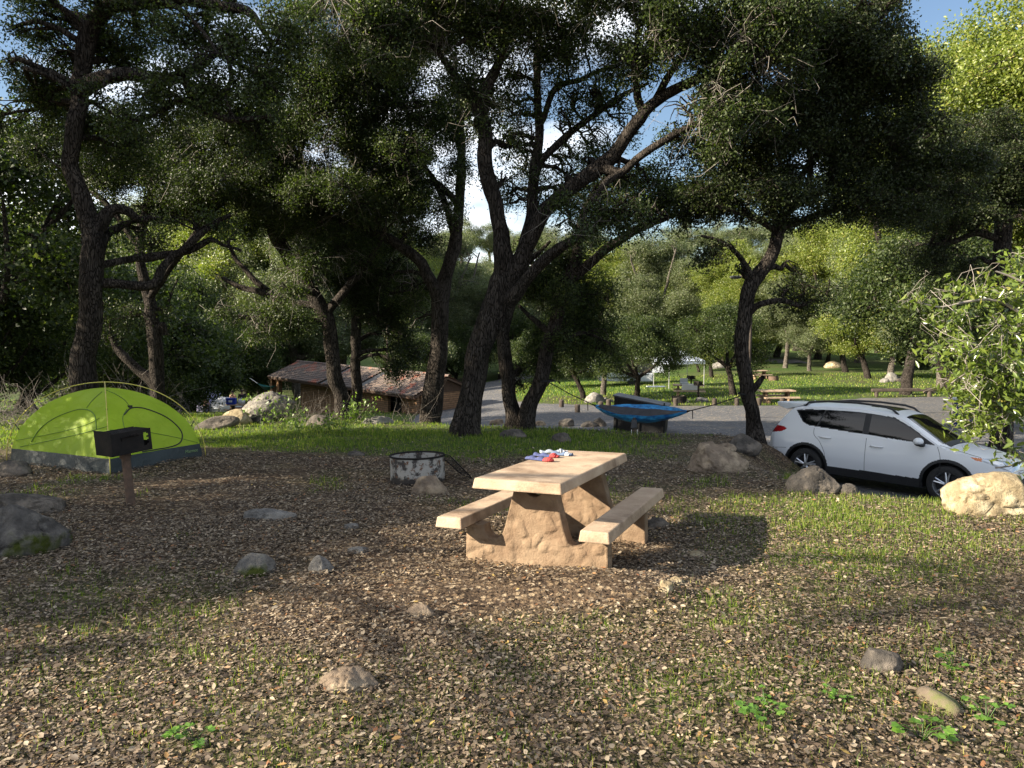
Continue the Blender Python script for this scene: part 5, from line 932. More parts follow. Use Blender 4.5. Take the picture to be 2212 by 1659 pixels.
def pedestal_grill(label, loc, yaw, group=None, postm=None, h=.62):
    t = thing('pedestal_grill', label, 'grill', loc, (0, 0, yaw), group)
    MB().tube([(0, 0, -.15), (.004, 0, h)], .052, 16).tube([(0, 0, h - .07), (0, 0, h)], .066, 16).build('post', postm or M_RUST, t, smooth='auto')
    W_, D_, Hh, z = .50, .37, .25, h; b = MB()
    slot_plate(b, W_, Hh, .006, (-W_ / 2, -D_ / 2, z), (1, 0, 0), [(.40, .44, .06, .21), (.44, .465, .08, .105), (.44, .465, .125, .15), (.44, .465, .17, .195), (.115, .135, .15, .19)])
    slot_plate(b, W_, Hh, .006, (-W_ / 2, D_ / 2, z), (1, 0, 0), [])
    slot_plate(b, D_ - .006, Hh + .012, .006, (-W_ / 2 + .003, -D_ / 2 + .003, z), (0, 1, 0), []); b.box((0, 0, z + .003), (W_ - .01, D_ - .01, .006))
    slot_plate(b, D_ - .006, .10, .006, (W_ / 2 - .003, -D_ / 2 + .003, z), (0, 1, 0), [])
    b.box((-W_ / 2 + .003, 0, z + Hh + .02), (.012, D_, .02)).build('firebox', M_BLACKM, t, bevel=.002)
    g = MB()
    for k in range(15): g.tube([(-W_ / 2 + .03, -D_ / 2 + .03 + k * .0222, z + Hh - .012), (W_ / 2 + .012, -D_ / 2 + .03 + k * .0222, z + Hh - .012)], .006, 6)
    for k in (-1, 0, 1): g.tube([(k * .2, -D_ / 2 + .015, z + Hh - .022), (k * .2, D_ / 2 - .02, z + Hh - .022)], .006, 6)
    g.build('grate', M_BLACKM, t, smooth=True)
    th = np.linspace(0, 7 * 2 * PI, 140); hd = MB().tube(np.stack([-.10 + th / th[-1] * .17, -D_ / 2 - .04 + .014 * np.cos(th), z + Hh - .045 + .014 * np.sin(th)], 1), .0045, 6); hd.tube([(-.16, -D_ / 2 - .04, z + Hh - .045), (.13, -D_ / 2 - .04, z + Hh - .045), (.14, -D_ / 2 + .01, z + Hh - .03)], .006, 8)
    hd.build('handle', M_BLACKM, t, smooth=True)
    return t
q = gp(283, 1090); GR = pedestal_grill('black box grill on a rusty post in front of the green tent', q, R(33))
GR.rotation_euler = (R(-2), R(-2.5), R(58)); GR.scale = (.92, .92, 1)

def fire_ring(label, loc, yaw, mr, group=None, grate=True, d=.38):
    t = thing('fire_ring', label, 'fire ring', loc, (R(-3.5), 0, yaw), group); r_ = d
    MB().lathe([(r_, -.12), (r_, .36), (r_ - .008, .36), (r_ - .008, -.12)], n=56, closed=True).build('ring', mr, t, smooth='auto')
    MB().lathe([(r_ + .014 * math.cos(a), .362 + .014 * math.sin(a)) for a in np.linspace(0, 2 * PI, 9)[:-1]], n=56, closed=True).build('rim', M_BLACKM, t, smooth=True)
    MB().lathe([(0.001, .03), (.2, .045), (r_ - .012, .02)], n=32).build('ash', mat('ash', (.03, .028, .026), (.11, .105, .10), 14, .95, .01), t)
    if grate:
        hx = MB(); a0 = np.array((r_ * .86, r_ * .3, .37)); e = np.array((.30, .02, -.30)); e2 = np.array((.12, -.48, 0)) * 1.05
        P = lambda s, k: a0 + e * s + e2 * (k - .25)
        for s in np.linspace(0, 1, 11): hx.tube([P(s, .0 + .12 * s), P(s, 1.0 - .12 * s)], .006, 6)
        hx.tube([P(0, 0), P(1, .12), P(1.12, .2)], .009, 6).tube([P(0, 1), P(1, .88)], .009, 6).tube([P(1.12, .2), P(1.15, .8), P(1, .88)], .009, 6)
        hx.build('grate', M_BLACKM, t, smooth=True)
    return t
M_RING = mat('peeling_white_steel', (.045, .038, .034), (.34, .32, .285), 8, .8, .004, 9, .42, .50, c3=(.13, .06, .03), scale3=14, lo3=.56, hi3=.62)
_n = M_RING.node_tree.nodes; _l = M_RING.node_tree.links.new; _b = _n['Principled BSDF']; _src = _b.inputs['Base Color'].links[0].from_socket
_t = _n.new('ShaderNodeTexCoord'); _s = _n.new('ShaderNodeSeparateXYZ'); _l(_t.outputs['Object'], _s.inputs['Vector']); _z = _n.new('ShaderNodeTexNoise'); _z.inputs['Scale'].default_value = 7; _l(_t.outputs['Object'], _z.inputs['Vector'])
_m = _n.new('ShaderNodeMath'); _m.operation = 'MULTIPLY_ADD'; _m.inputs[1].default_value = .28; _l(_z.outputs['Fac'], _m.inputs[0]); _l(_s.outputs['Z'], _m.inputs[2])
_r = ramp(_n, [(.2, (1, 1, 1)), (.24, (0, 0, 0))]); _l(_m.outputs[0], _r.inputs['Fac']); _x = _n.new('ShaderNodeMix'); _x.data_type = 'RGBA'; _x.inputs['B'].default_value = (.03, .024, .02, 1); _l(_r.outputs['Color'], _x.inputs['Factor']); _l(_src, _x.inputs['A']); _l(_x.outputs['Result'], _b.inputs['Base Color'])
q = gp(896, 1048); fire_ring('round steel fire ring with peeling white paint and a hinged grate', (q[0], q[1] + .30, gz(q[0], q[1] + .3)), R(14), M_RING)

# ================================================================ blue hammock and its straps
def hammock():
    A0, A1 = at(1179, 822, 17.75), at(1609, 852, 15.2); E0, E1 = at(1287, 877, 17.2), at(1484, 889, 16.0)
    t = thing('hammock', 'blue hammock with dark grey inside, slung between the twin oak and the S curved oak', 'hammock', (E0 + E1) / 2); o = (E0 + E1) / 2; ax = E1 - E0; ax[2] = 0; ax /= np.linalg.norm(ax); sd_ = np.array((-ax[1], ax[0], 0))
    n, k = 40, 22; P = np.zeros((n, k, 3))
    for i, u in enumerate(np.linspace(0, 1, n)):
        wd = .03 + .44 * math.sin(PI * u) ** .75; c = E0 + (E1 - E0) * u; sag = math.sin(PI * u) ** .85
        for j, s in enumerate(np.linspace(-1, 1, k)):
            fold = .018 * math.sin(s * 17 + u * 5) * (1 - math.sin(PI * u)) * 1.6 + .008 * math.sin(s * 9 + u * 21) * sag
            P[i, j] = c - o + sd_ * (wd * math.sin(s * 1.25) / math.sin(1.25)) + np.array((0, 0, -sag * (.27 * (1 - s * s) + .05) + .10 * sag * s * (s > 0) - .05 * sag * abs(s) * (s < 0) + fold))
    mb_ = mat('blue_nylon', (.01, .10, .33), (.05, .36, .74), 5, .45, .02, 5, .38, .6, bscale=9, stretch=(1, 1, 2.5)); mg = mat('charcoal_nylon', (.045, .042, .045), (.07, .066, .07), 5, .6, .01, bscale=9)
    MB().grid(P).build('shell', mb_, t, smooth=True); Q = P.copy(); Q[:, 1:-1, 2] += .012; Q[:, 1:-1] *= 1; MB().grid(Q[1:-1, 2:-2] + np.array((0, 0, .004))).build('lining', mg, t, smooth=True)
    ms = mat('black_webbing', (.012, .012, .013), rough=.8)
    for a, e, dr in ((A0, E0, .22), (A1, E1, .2)):
        b = MB().tube([a - o, (a * .5 + e * .5) - o - np.array((0, 0, .03)), e - o], .013, 6); b.tube([e - o, e - o + (a - e) * .06], (.028, .014), 8); kn = e - o + (a - e) * (.10 if e is E1 else .16); b.tube([kn, kn + np.array((.01, 0, -dr))], .011, 6)
        b.build('strap', ms, t, smooth=True)
    for a, r_ in ((A0, .22), (A1, .17)): pass
    m_ = P[int(n * .5), 3]; sk = MB().box(m_ + np.array((-.02, -.07, -.07)), (.15, .07, .2), taper=.25).tube([m_ + np.array((-.02, -.07, .02)), m_ + np.array((-.02, -.07, .07))], (.03, .045), 8); sk.build('stuff_pouch', mg, t, bevel=.02)
    cd = MB().tube([m_ + np.array((-.08, -.09, -.2)), m_ + np.array((-.085, -.1, -.33)), m_ + np.array((-.07, -.1, -.42))], .007, 5).tube([m_ + np.array((.05, -.09, -.2)), m_ + np.array((.06, -.1, -.4)), m_ + np.array((.03, -.1, -.52)), m_ + np.array((.07, -.1, -.56))], .007, 5); cd.build('cord', mat('white_cord', (.6, .6, .58)), t, smooth=True)
hammock()
for u, v, yy, rr, lab in ((1179, 822, 17.95, .21, 'black tree strap wrapped round the right stem of the twin oak'), (1612, 850, 15.3, .165, 'black tree strap wrapped round the S curved oak')):
    p = at(u, v, yy); o = MB().lathe([(rr, -.02), (rr + .012, -.02), (rr + .012, .02), (rr, .02)], n=24, closed=True).build('tree_strap', mat('strap_webbing', (.012, .012, .013), rough=.8)); o.location = p; tag(o, lab, 'strap', 'hammock tree straps')

# ================================================================ dumpster, posts, bin
M_DUMP = mat('black_steel_paint', (.006, .006, .006), (.012, .012, .012), 3, .6, .003, spec=.2); M_LID = mat('weathered_black_lid', (.03, .03, .034), (.075, .075, .08), 4, .55)
q = on_y(1388, 24.6)
t = thing('dumpster', 'black dumpster with sloping lid behind the blue hammock', 'dumpster', (q[0], q[1], q[2]), (R(-3), R(2.2), R(-16)))
side = [(-.86, .06), (.86, .06), (.90, .98), (-.90, 1.22)]
MB().prism(side, 1.5).build('bin_body', M_DUMP, t, bevel=.015)
b = MB(); sl = (.98 - 1.22) / 1.8
for s in (-.385, .385): b.box((0, s, 1.125), (1.92, .745, .05), np.array(((1, 0, sl), (0, 1, 0), (-sl * -1 * -1, 0, 1))) @ np.eye(3) if False else Matrix.Rotation(math.atan2(.24, 1.8), 3, 'Y'))
b.build('lid', M_LID, t, bevel=.012)
b = MB(); [b.box((x, -.775, .62), (.05, .05, 1.0)) for x in (-.8, 0, .8)]; b.box((0, -.78, .80), (1.7, .06, .09)); b.build('rib', M_DUMP, t, bevel=.006)
for x in (-.7, .7):
    for s in (-.6, .6): MB().lathe([(.001, -.03), (.07, -.03), (.07, .03), (.001, .03)], (x, s, .07), 14, 'y').build('wheel', M_DUMP, t)
M_POST = mat('dark_creosote_wood', (.035, .026, .02), (.075, .058, .045), 6, .9, .01)
gpost = 'short dark bollards along the far edge of the parking lot'
proto_post = None
for u, y_ in ((1463, 37.9), (1548, 37.9), (1597, 37.9), (1400, 38.1), (1214, 36.5), (1249, 33), (1300, 35), (1317, 36.8), (1645, 38), (1696, 38.2)):
    q = on_y(u, y_)
    if proto_post is None:
        proto_post = MB().tube([(0, 0, -.15), (0, 0, .36), (0, 0, .39)], (.13, .13, .10), 14).build('bollard', M_POST, smooth='auto'); o = proto_post
    else: o = proto_post.copy(); link(o)
    o.location = q; o.rotation_euler = (0, 0, u); tag(o, 'short dark wooden post at the far edge of the parking lot', 'bollard', gpost)
q = on_y(2102, 26)
t = thing('blue_bin', 'dark blue bin with pale lid on the gravel behind the shrub', 'bin', q, (0, 0, .2)); MB().box((0, 0, .52), (.66, .62, 1.0), taper=-.06).build('bin_body', mat('blue_plastic', (.008, .02, .12), rough=.45), t, bevel=.03); MB().box((0, 0, 1.06), (.74, .70, .09)).box((0, -.3, 1.0), (.5, .06, .05)).build('lid', mat('white_plastic', (.55, .57, .6), rough=.4), t, bevel=.02)
q = on_y(1962, 44.6); t = thing('log_rail', 'low dark wooden log rail on posts across the gravel at right', 'rail', q, (0, R(-1.2), R(-6)))
MB().box((0, 0, .42), (4.0, .22, .2)).build('rail', M_POST, t, bevel=.04)
for x in (-1.7, 1.5): MB().tube([(x, 0, -.2), (x, 0, .33)], .13, 12).build('post', M_POST, t)
picnic_table('weathered concrete picnic table on the lawn behind the S curved oak', on_y(1682, 39.5), .99, .10, 'picnic tables across the road', False)
t = picnic_table('concrete picnic table under the far pedestal grill, things on it', on_y(1490, 46), .98, -.2, 'picnic tables across the road', False)
picnic_table('dim picnic table far on the right lawn left of a fire ring', on_y(1640, 62), .9, .3, 'picnic tables across the road', False)
pedestal_grill('far black pedestal grill on a post before the camp table', on_y(1512, 44), R(40), 'grills across the road', M_BLACKM, .8); pedestal_grill('black pedestal grill behind the camp table, the farther one', on_y(1496, 52), R(20), 'grills across the road', M_BLACKM, .8)
fire_ring('black fire ring on the lawn behind the bollards', on_y(1471, 40), 0, M_BLACKM, None, False, .42); fire_ring('rusty fire ring on the far right lawn', on_y(1675, 60), 0, M_RUST, None, False, .4)
# ================================================================ the white car
def interp(pts):
    a = np.array(pts, float); 
    def f(x):
        x = np.clip(x, a[0, 0], a[-1, 0]); i = np.clip(np.searchsorted(a[:, 0], x) - 1, 0, len(a) - 2)
        d = np.diff(a[:, 1]) / np.diff(a[:, 0]); mm = np.concatenate([[d[0]], np.where(d[:-1] * d[1:] > 0, 2 * d[:-1] * d[1:] / (d[:-1] + d[1:] + 1e-12), 0), [d[-1]]])
        h = a[i + 1, 0] - a[i, 0]; t = (x - a[i, 0]) / h
        return (2 * t ** 3 - 3 * t ** 2 + 1) * a[i, 1] + (t ** 3 - 2 * t ** 2 + t) * h * mm[i] + (-2 * t ** 3 + 3 * t ** 2) * a[i + 1, 1] + (t ** 3 - t ** 2) * h * mm[i + 1]
    return f
M_WHITE = mat('white_car_paint', (.70, .71, .72), rough=.35, spec=.4, coat=.25); M_GLASS = mat('dark_car_glass', (.004, .0045, .005), rough=.03, spec=.45)
M_CLAD = mat('black_cladding', (.012, .012, .013), (.02, .02, .021), 30, .6); M_TYRE = mat('tyre_rubber', (.012, .012, .012), (.022, .021, .02), 20, .85); M_ALLOY = mat('bright_alloy', (.55, .56, .58), rough=.3, metal=.9); M_DARKM = mat('dark_wheel_metal', (.03, .03, .032), rough=.4, metal=.6)
M_REDL = mat('red_lamp', (.35, .012, .015), (.16, .006, .008), 5, .12, coat=.6); M_CLEARL = mat('clear_lamp', (.32, .34, .36), (.5, .52, .55), 8, .08, coat=.8, spec=.8); M_AMBER = mat('amber_lamp', (.6, .16, .015), rough=.12, coat=.5); M_GAP = mat('panel_gap_black', (.02, .02, .022), rough=.8)
def car(label, loc, rot, paint, group=None, name='parked_car', short=False):
    t = thing(name, label, 'car', loc, rot, group)
    top = interp([(0, .72), (.05, .90), (.12, 1.06), (.2, 1.17), (.40, 1.46), (.52, 1.575), (.8, 1.635), (1.3, 1.675), (1.8, 1.685), (2.3, 1.66), (2.68, 1.58), (3.0, 1.40), (3.42, 1.14), (3.55, 1.075), (3.9, 1.015), (4.2, .94), (4.42, .855), (4.53, .77), (4.6, .58)])
    bot = interp([(0, .46), (.15, .36), (.4, .27), (.8, .23), (3.8, .23), (4.2, .25), (4.45, .28), (4.6, .36)])
    wid = interp([(0, .66), (.06, .77), (.2, .86), (.5, .905), (1.2, .922), (3.6, .922), (3.95, .905), (4.2, .86), (4.4, .75), (4.52, .60), (4.6, .40)])
    sz_ = interp([(.2, .93), (.4, .975), (.62, 1.0), (.80, .992), (.98, .965), (1.06, .945), (1.3, .87), (1.5, .795), (1.6, .75), (1.7, .70)])
    X = np.concatenate([np.linspace(0, .3, 26)[:-1], np.linspace(.3, 4.2, 300)[:-1], np.linspace(4.2, 4.6, 34)]); NSD, NT = 96, 34
    wheels = [(.93, .35), (3.59, .35)]; ar = .415
    P = np.zeros((len(X), NSD + NT, 3))
    for i, x in enumerate(X):
        zt, zb, w_ = float(top(x)), float(bot(x)), float(wid(x)); dr = min(.085, (zt - zb) * .3); ze = zt - dr; z = np.linspace(zb, ze, NSD); y_ = w_ * sz_(z); P[i, :NSD] = np.stack([np.full(NSD, x), y_, z], 1)
        s = np.linspace(1, 0, NT + 1)[1:]; ye = y_[-1]; yt = ye * s; P[i, NSD:] = np.stack([np.full(NT, x), yt, ze + dr * (1 - s ** 2.6)], 1)
    xf, zf = P[..., 0], P[..., 2]; isside = np.arange(NSD + NT)[None] < NSD
    cx_ = (P[:-1, :-1] + P[1:, 1:] + P[1:, :-1] + P[:-1, 1:]) / 4; fx, fy, fz = cx_[..., 0], cx_[..., 1], cx_[..., 2]; fs = np.broadcast_to(np.arange(NSD + NT - 1)[None] < NSD - 1, fx.shape)
    cls = np.full(fx.shape, 'body_shell', dtype=object)
    def inp(poly): return in_poly(fx, fz, np.array(poly, float)) > 0
    cls[fs & inp([(2.14, .40), (3.36, .40), (3.46, .62), (3.42, 1.06), (2.96, 1.36), (2.62, 1.515), (2.14, 1.555)])] = 'front_door'
    cls[fs & inp([(1.33, .40), (2.125, .40), (2.125, 1.555), (1.1, 1.545), (1.06, 1.1), (1.2, .92), (1.33, .70)])] = 'rear_door'
    belt = lambda x: 1.045 + (3.4 - x) * .052
    cls[fs & inp([(.60, 1.475), (.66, 1.40), (.80, belt(.8) + .05), (.95, belt(.95) + .005), (2.05, belt(2.05)), (3.36, 1.05), (2.92, 1.33), (2.58, 1.495), (2.1, 1.535), (1.5, 1.545), (.9, 1.515)])] = 'window_trim'
    cls[fs & inp([(.64, 1.462), (.70, 1.395), (.82, belt(.82) + .055), (.95, belt(.95) + .02), (1.10, belt(1.1) + .02), (1.22, 1.525), (.92, 1.50)])] = 'quarter_window'
    cls[fs & inp([(1.13, belt(1.13) + .02), (2.03, belt(2.03) + .02), (2.03, 1.52), (1.5, 1.53), (1.25, 1.525)])] = 'rear_window'
    cls[fs & inp([(2.15, belt(2.15) + .02), (3.10, belt(3.1) + .015), (3.12, 1.18), (2.89, 1.325), (2.56, 1.478), (2.15, 1.518)])] = 'front_window'
    cls[~fs & (fx > 2.74) & (fx < 3.44) & (fy < .60 + (fx - 2.74) * .16)] = 'windscreen'
    cls[~fs & (fx > .21) & (fx < .44) & (fy < .60)] = 'tailgate_window'
    cls[~fs & (fx > 2.0) & (fx < 2.52) & (fy < .40)] = 'sunroof'
    cls[~fs & (fx > 3.44) & (fx < 3.56) & (fy < .66)] = 'cowl'
    low = fz < .395; cls[low & (fx > 1.3) & (fx < 3.25)] = 'sill_cladding'
    cls[fs & inp([(-.1, .98), (.12, .95), (.36, 1.00), (.47, 1.06), (.40, 1.10), (.18, 1.13), (-.1, 1.13)])] = 'tail_light'
    cls[inp([(3.98, .895), (4.2, .83), (4.52, .70), (4.56, .765), (4.42, .85), (4.2, .905)])] = 'headlight'; cls[inp([(3.93, .915), (4.02, .86), (4.12, .85), (4.1, .905)])] = 'indicator'
    cls[fs & inp([(4.40, .42), (4.58, .42), (4.58, .58), (4.44, .56)])] = 'lower_grille'
    for wx, wz in wheels: d = np.hypot(fx - wx, fz - wz); cls[fs & (d < ar) & (fz < .80)] = None; cls[fs & (d >= ar) & (d < ar + .055) & (fz < .85)] = 'front_arch_trim' if wx > 2 else 'rear_arch_trim'
    mats = {'body_shell': paint, 'front_door': paint, 'rear_door': paint, 'window_trim': M_CLAD, 'quarter_window': M_GLASS, 'rear_window': M_GLASS, 'front_window': M_GLASS, 'windscreen': M_GLASS, 'tailgate_window': M_GLASS, 'sunroof': M_GLASS, 'cowl': M_CLAD, 'sill_cladding': M_CLAD, 'tail_light': M_REDL, 'headlight': M_CLEARL, 'indicator': M_AMBER, 'lower_grille': M_CLAD, 'front_arch_trim': M_CLAD, 'rear_arch_trim': M_CLAD}
    both = {'windscreen', 'tailgate_window', 'sunroof', 'body_shell', 'cowl'}; ni, nj = P.shape[:2]; I = np.arange(ni * nj).reshape(ni, nj); off = np.array((2.26, 0, 0)); doors = {}
    for k, m_ in mats.items():
        mk = cls == k
        if not mk.any(): continue
        q = np.stack([I[:-1, :-1][mk], I[1:, :-1][mk], I[1:, 1:][mk], I[:-1, 1:][mk]], 1); us = np.unique(q); mp_ = np.zeros(ni * nj, int); mp_[us] = np.arange(len(us)); V = P.reshape(-1, 3)[us] - off; qq = mp_[q]; V2 = V * np.array((1, -1, 1)); base = k.replace('front_', '').replace('rear_', '')
        nm = 'window' if k in ('quarter_window', 'rear_window', 'front_window') else 'door' if 'door' in k else 'arch_trim' if 'arch' in k else k
        if k in both: mesh_np(nm, np.concatenate([V, V2]), [np.concatenate([qq[:, ::-1], qq + len(V)])], m_, t, smooth=True)
        else:
            o1 = mesh_np(nm, V, [qq[:, ::-1]], m_, t, smooth=True); o2 = mesh_np(nm, V2, [qq], m_, t, smooth=True)
            if 'door' in k: doors[k] = (o1, o2)
    # floor, ends, wells
    b = MB(); xs_ = X[::12]; b.grid([[(x - 2.26, s * float(wid(x)) * .90, float(bot(x)) + .01) for s in np.linspace(-1, 1, 5)] for x in xs_]); 
    for wx, wz in wheels:
        for s in (-1, 1): b.add([(wx - 2.26 + (ar + .02) * math.cos(a), s * yy_, wz + (ar + .02) * math.sin(a)) for yy_ in (.915, .55) for a in np.linspace(-.25, PI + .25, 20)], [(i, i + 1, 21 + i, 20 + i) for i in range(19)] + [tuple(range(20, 40))])
    b.build('underbody', M_CLAD, t)
    MB().add(np.concatenate([P[0] - off, (P[0] - off)[::-1] * np.array((1, -1, 1))]), [tuple(range(2 * nj))]).build('rear_bumper', paint, t); MB().add(np.concatenate([P[-1] - off, (P[-1] - off)[::-1] * np.array((1, -1, 1))]), [tuple(range(2 * nj))]).build('front_grille', M_CLAD, t)
    sy = lambda x, z: float(wid(x)) * float(sz_(z))
    for s in (-1, 1):
        g = MB()
        for path in ([(2.132, .40), (2.132, .8), (2.132, 1.05)], [(3.36, .40), (3.46, .62), (3.46, .85), (3.40, 1.03)], [(1.33, .40), (1.34, .62), (1.22, .86), (1.08, 1.0), (1.06, 1.14)], [(.16, .62), (.3, .64), (.5, .66)], [(3.44, 1.06), (3.8, .985), (4.1, .92)]):
            pp = catmull(np.array([(x, z, 0) for x, z in path]), .03); g.tube([(x - 2.26, s * (sy(x, z) + .0005), z) for x, z, _ in pp], .004, 6)
        g.build('panel_gap', M_GAP, t, smooth=True)
        for dk, hx in (('front_door', 2.22), ('rear_door', 1.20)):
            z_ = .90 if dk == 'front_door' else .965; x0 = hx; h = MB().tube([(x0 + a_ - 2.26, s * (sy(x0, z_) + .004 + .032 * math.sin(PI * (a_ / .24))), z_ + .005) for a_ in np.linspace(0, .24, 9)], .016, 8); h.build('handle', paint, doors[dk][0 if s > 0 else 1], smooth=True)
        mr = MB().ball((3.12 - 2.26, s * 1.03, 1.10), (.085, .115, .075), 18, 12); r_ = mr.build('mirror', paint, t, smooth=True); MB().tube([(3.16 - 2.26, s * .86, 1.03), (3.14 - 2.26, s * 1.0, 1.045)], (.035, .04), 8).ball((3.13 - 2.26, s * 1.02, 1.055), (.08, .10, .04)).build('mirror_base', M_CLAD, r_, smooth=True)
        rl = MB().tube([(x - 2.26, s * .60, float(top(x)) + zz) for x, zz in ((.72, -.06), (.80, .02), (1.2, .035), (1.8, .035), (2.3, .03), (2.48, .01), (2.6, -.06))], .022, 8); rl.build('roof_rail', M_CLAD, t, smooth=True)
        for wx, wz in wheels:
            yw = s * .80; wh = bpy.data.objects.new('wheel', None); link(wh, t); wh.location = (wx - 2.26, yw, wz)
            MB().lathe([(.235, -.11), (.30, -.112), (.335, -.095), (.35, -.06), (.35, .06), (.335, .095), (.30, .112), (.235, .11)], n=48, axis='y', closed=True).build('tyre', M_TYRE, wh, smooth='auto')
            MB().lathe([(.24, -.1), (.225, -.08), (.20, -.02), (.20, .02), (.225, .08), (.24, .1)], n=40, axis='y').build('rim', M_ALLOY, wh, smooth='auto'); MB().lathe([(.001, s * .03), (.20, s * .03)], n=32, axis='y').build('brake_disc', M_DARKM, wh)
            sp = MB(); dk = MB()
            for k in range(5):
                for dlt in (-.16, .16):
                    a = 2 * PI * k / 5 + .3 + dlt; e0 = np.array((math.cos(a - dlt * .4) * .04, s * .082, math.sin(a - dlt * .4) * .04)); e1 = np.array((math.cos(a) * .226, s * .078, math.sin(a) * .226)); sp.tube([e0, e1], (.022, .017), 6)
            sp.lathe([(.001, s * .094), (.05, s * .092), (.058, s * .07)], n=20, axis='y'); sp.build('spoke', M_ALLOY, wh, smooth='auto')
    spo = MB().prism([(.08, 1.62), (.09, 1.55), (.30, 1.47), (.62, 1.56), (.75, 1.63), (.5, 1.625), (.3, 1.622)], 1.22, c=(-2.26, 0, 0)); spo.build('spoiler', paint, t, bevel=.015, smooth='auto')
    MB().prism([(0, 0), (.16, 0), (.03, .06)], .025, c=(.62 - 2.26, 0, 1.62)).build('antenna_fin', paint, t, bevel=.006)
    MB().box((.02 - 2.26, 0, .5), (.06, 1.2, .12)).build('bumper_trim', M_CLAD, t, bevel=.02)
    MB().tube([(4.585 - 2.26, y_, .70 - .04 * abs(y_)) for y_ in np.linspace(-.36, .36, 9)], .018, 8).build('grille_bar', M_ALLOY, t, smooth=True)
    return t
hd = R(-48)
CAR = car('white SUV parked nose down at right with black roof rails', (7.70 + .045 * math.cos(hd), 14.38 + .045 * math.sin(hd), -1.89), (R(-4.0), R(-.8), hd), M_WHITE)
M_DARKP = mat('black_car_paint', (.012, .013, .016), rough=.2, coat=.8)
q = on_y(972, 46); car('dark SUV by the right end of the restroom building', (q[0], q[1], q[2] - .05), (0, 0, R(70)), M_DARKP, None)
# ================================================================ restroom building
def brick_mat():
    m = bpy.data.materials.new('tan_brick'); m.use_nodes = True; n = m.node_tree.nodes; l = m.node_tree.links.new; b = n['Principled BSDF']; b.inputs['Roughness'].default_value = .9; b.inputs['Specular IOR Level'].default_value = .2
    t = n.new('ShaderNodeTexCoord'); mp_ = n.new('ShaderNodeMapping'); mp_.inputs['Rotation'].default_value = (PI / 2, 0, 0); l(t.outputs['Object'], mp_.inputs['Vector'])
    k = n.new('ShaderNodeTexBrick'); k.inputs['Scale'].default_value = 1; k.inputs['Brick Width'].default_value = .42; k.inputs['Row Height'].default_value = .13; k.inputs['Mortar Size'].default_value = .013; k.inputs['Color1'].default_value = (.36, .22, .13, 1); k.inputs['Color2'].default_value = (.27, .165, .10, 1); k.inputs['Mortar'].default_value = (.10, .08, .065, 1); l(mp_.outputs['Vector'], k.inputs['Vector'])
    z = n.new('ShaderNodeTexNoise'); z.inputs['Scale'].default_value = 6; z.inputs['Detail'].default_value = 6; l(t.outputs['Object'], z.inputs['Vector']); x = n.new('ShaderNodeMix'); x.data_type = 'RGBA'; x.blend_type = 'MULTIPLY'; x.inputs['Factor'].default_value = .6; l(k.outputs['Color'], x.inputs['A']); rr = ramp(n, [(.3, (.55, .5, .45)), (.7, (1.25, 1.2, 1.1))]); l(z.outputs['Fac'], rr.inputs['Fac']); l(rr.outputs['Color'], x.inputs['B']); l(x.outputs['Result'], b.inputs['Base Color'])
    bn = n.new('ShaderNodeBump'); bn.inputs['Distance'].default_value = .02; l(k.outputs['Fac'], bn.inputs['Height']); bn.invert = True; l(bn.outputs['Normal'], b.inputs['Normal']); return m
M_BRICK = brick_mat(); M_TILE = mat('weathered_clay_tile', (.085, .068, .06), (.16, .115, .09), 2.2, .85, .004, 6, .4, .65, c3=(.26, .085, .05), scale3=.6, lo3=.54, hi3=.62)
M_WOOD = mat('dark_brown_timber', (.06, .035, .022), (.10, .06, .038), 5, .8)
def tiled_roof(t, x0, x1, half, zr, drop, gaps=()):
    """barrel tile roof, ridge along local x; gaps = dark strips left bare from ridge to eave"""
    for s in (-1, 1):
        b = MB(); rows = 11
        for gx0, gx1 in [(x0, gaps[0][0])] + [(gaps[i][1], gaps[i + 1][0]) for i in range(len(gaps) - 1)] + [(gaps[-1][1], x1)] if gaps else [(x0, x1)]:
            xs_ = np.arange(gx0, gx1 + .01, .058)
            for r_ in range(rows):
                a0, a1 = r_ / rows, (r_ + 1.12) / rows; wv = np.abs(np.sin(xs_ * PI / .29)) ** .8 * .055
                lo = lambda a: (s * half * a, zr - drop * a)
                P = np.array([[(x, lo(a0)[0], lo(a0)[1] + w_ + .005) for x, w_ in zip(xs_, wv)], [(x, lo(a1)[0], lo(a1)[1] + w_ + .05) for x, w_ in zip(xs_, wv)], [(x, lo(a1)[0], lo(a1)[1] + w_ * .3 - .01) for x, w_ in zip(xs_, wv)]]); b.grid(P)
        b.build('tile_slope', M_TILE, t)
        d = MB(); d.add([(x0, 0, zr - .03), (x1, 0, zr - .03), (x1, s * half, zr - drop - .03), (x0, s * half, zr - drop - .03), (x0, 0, zr - .15), (x1, 0, zr - .15), (x1, s * half, zr - drop - .15), (x0, s * half, zr - drop - .15)], [(0, 1, 2, 3), (7, 6, 5, 4), (0, 4, 5, 1), (2, 6, 7, 3), (1, 5, 6, 2), (3, 7, 4, 0)]); d.build('roof_deck', M_WOOD, t)
    for i, (g0, g1) in enumerate(gaps):
        MB().add([(g0, -.01, zr + .0), (g1, -.01, zr), (g1, -half, zr - drop), (g0, -half, zr - drop)], [(0, 1, 2, 3)]).build('skylight_strip', mat('dark_strip', (.03, .03, .032), (.05, .05, .05), 6, .5), t)
    r_ = MB()
    for x in np.arange(x0, x1, .42): r_.add([(x + d_, .14 * math.cos(a), zr + .05 + .1 * math.sin(a) + (.012 if d_ else 0)) for d_ in (0, .44) for a in np.linspace(-.2, PI + .2, 8)], [(i, i + 1, 9 + i, 8 + i) for i in range(7)])
    r_.build('ridge_tile', M_TILE, t)
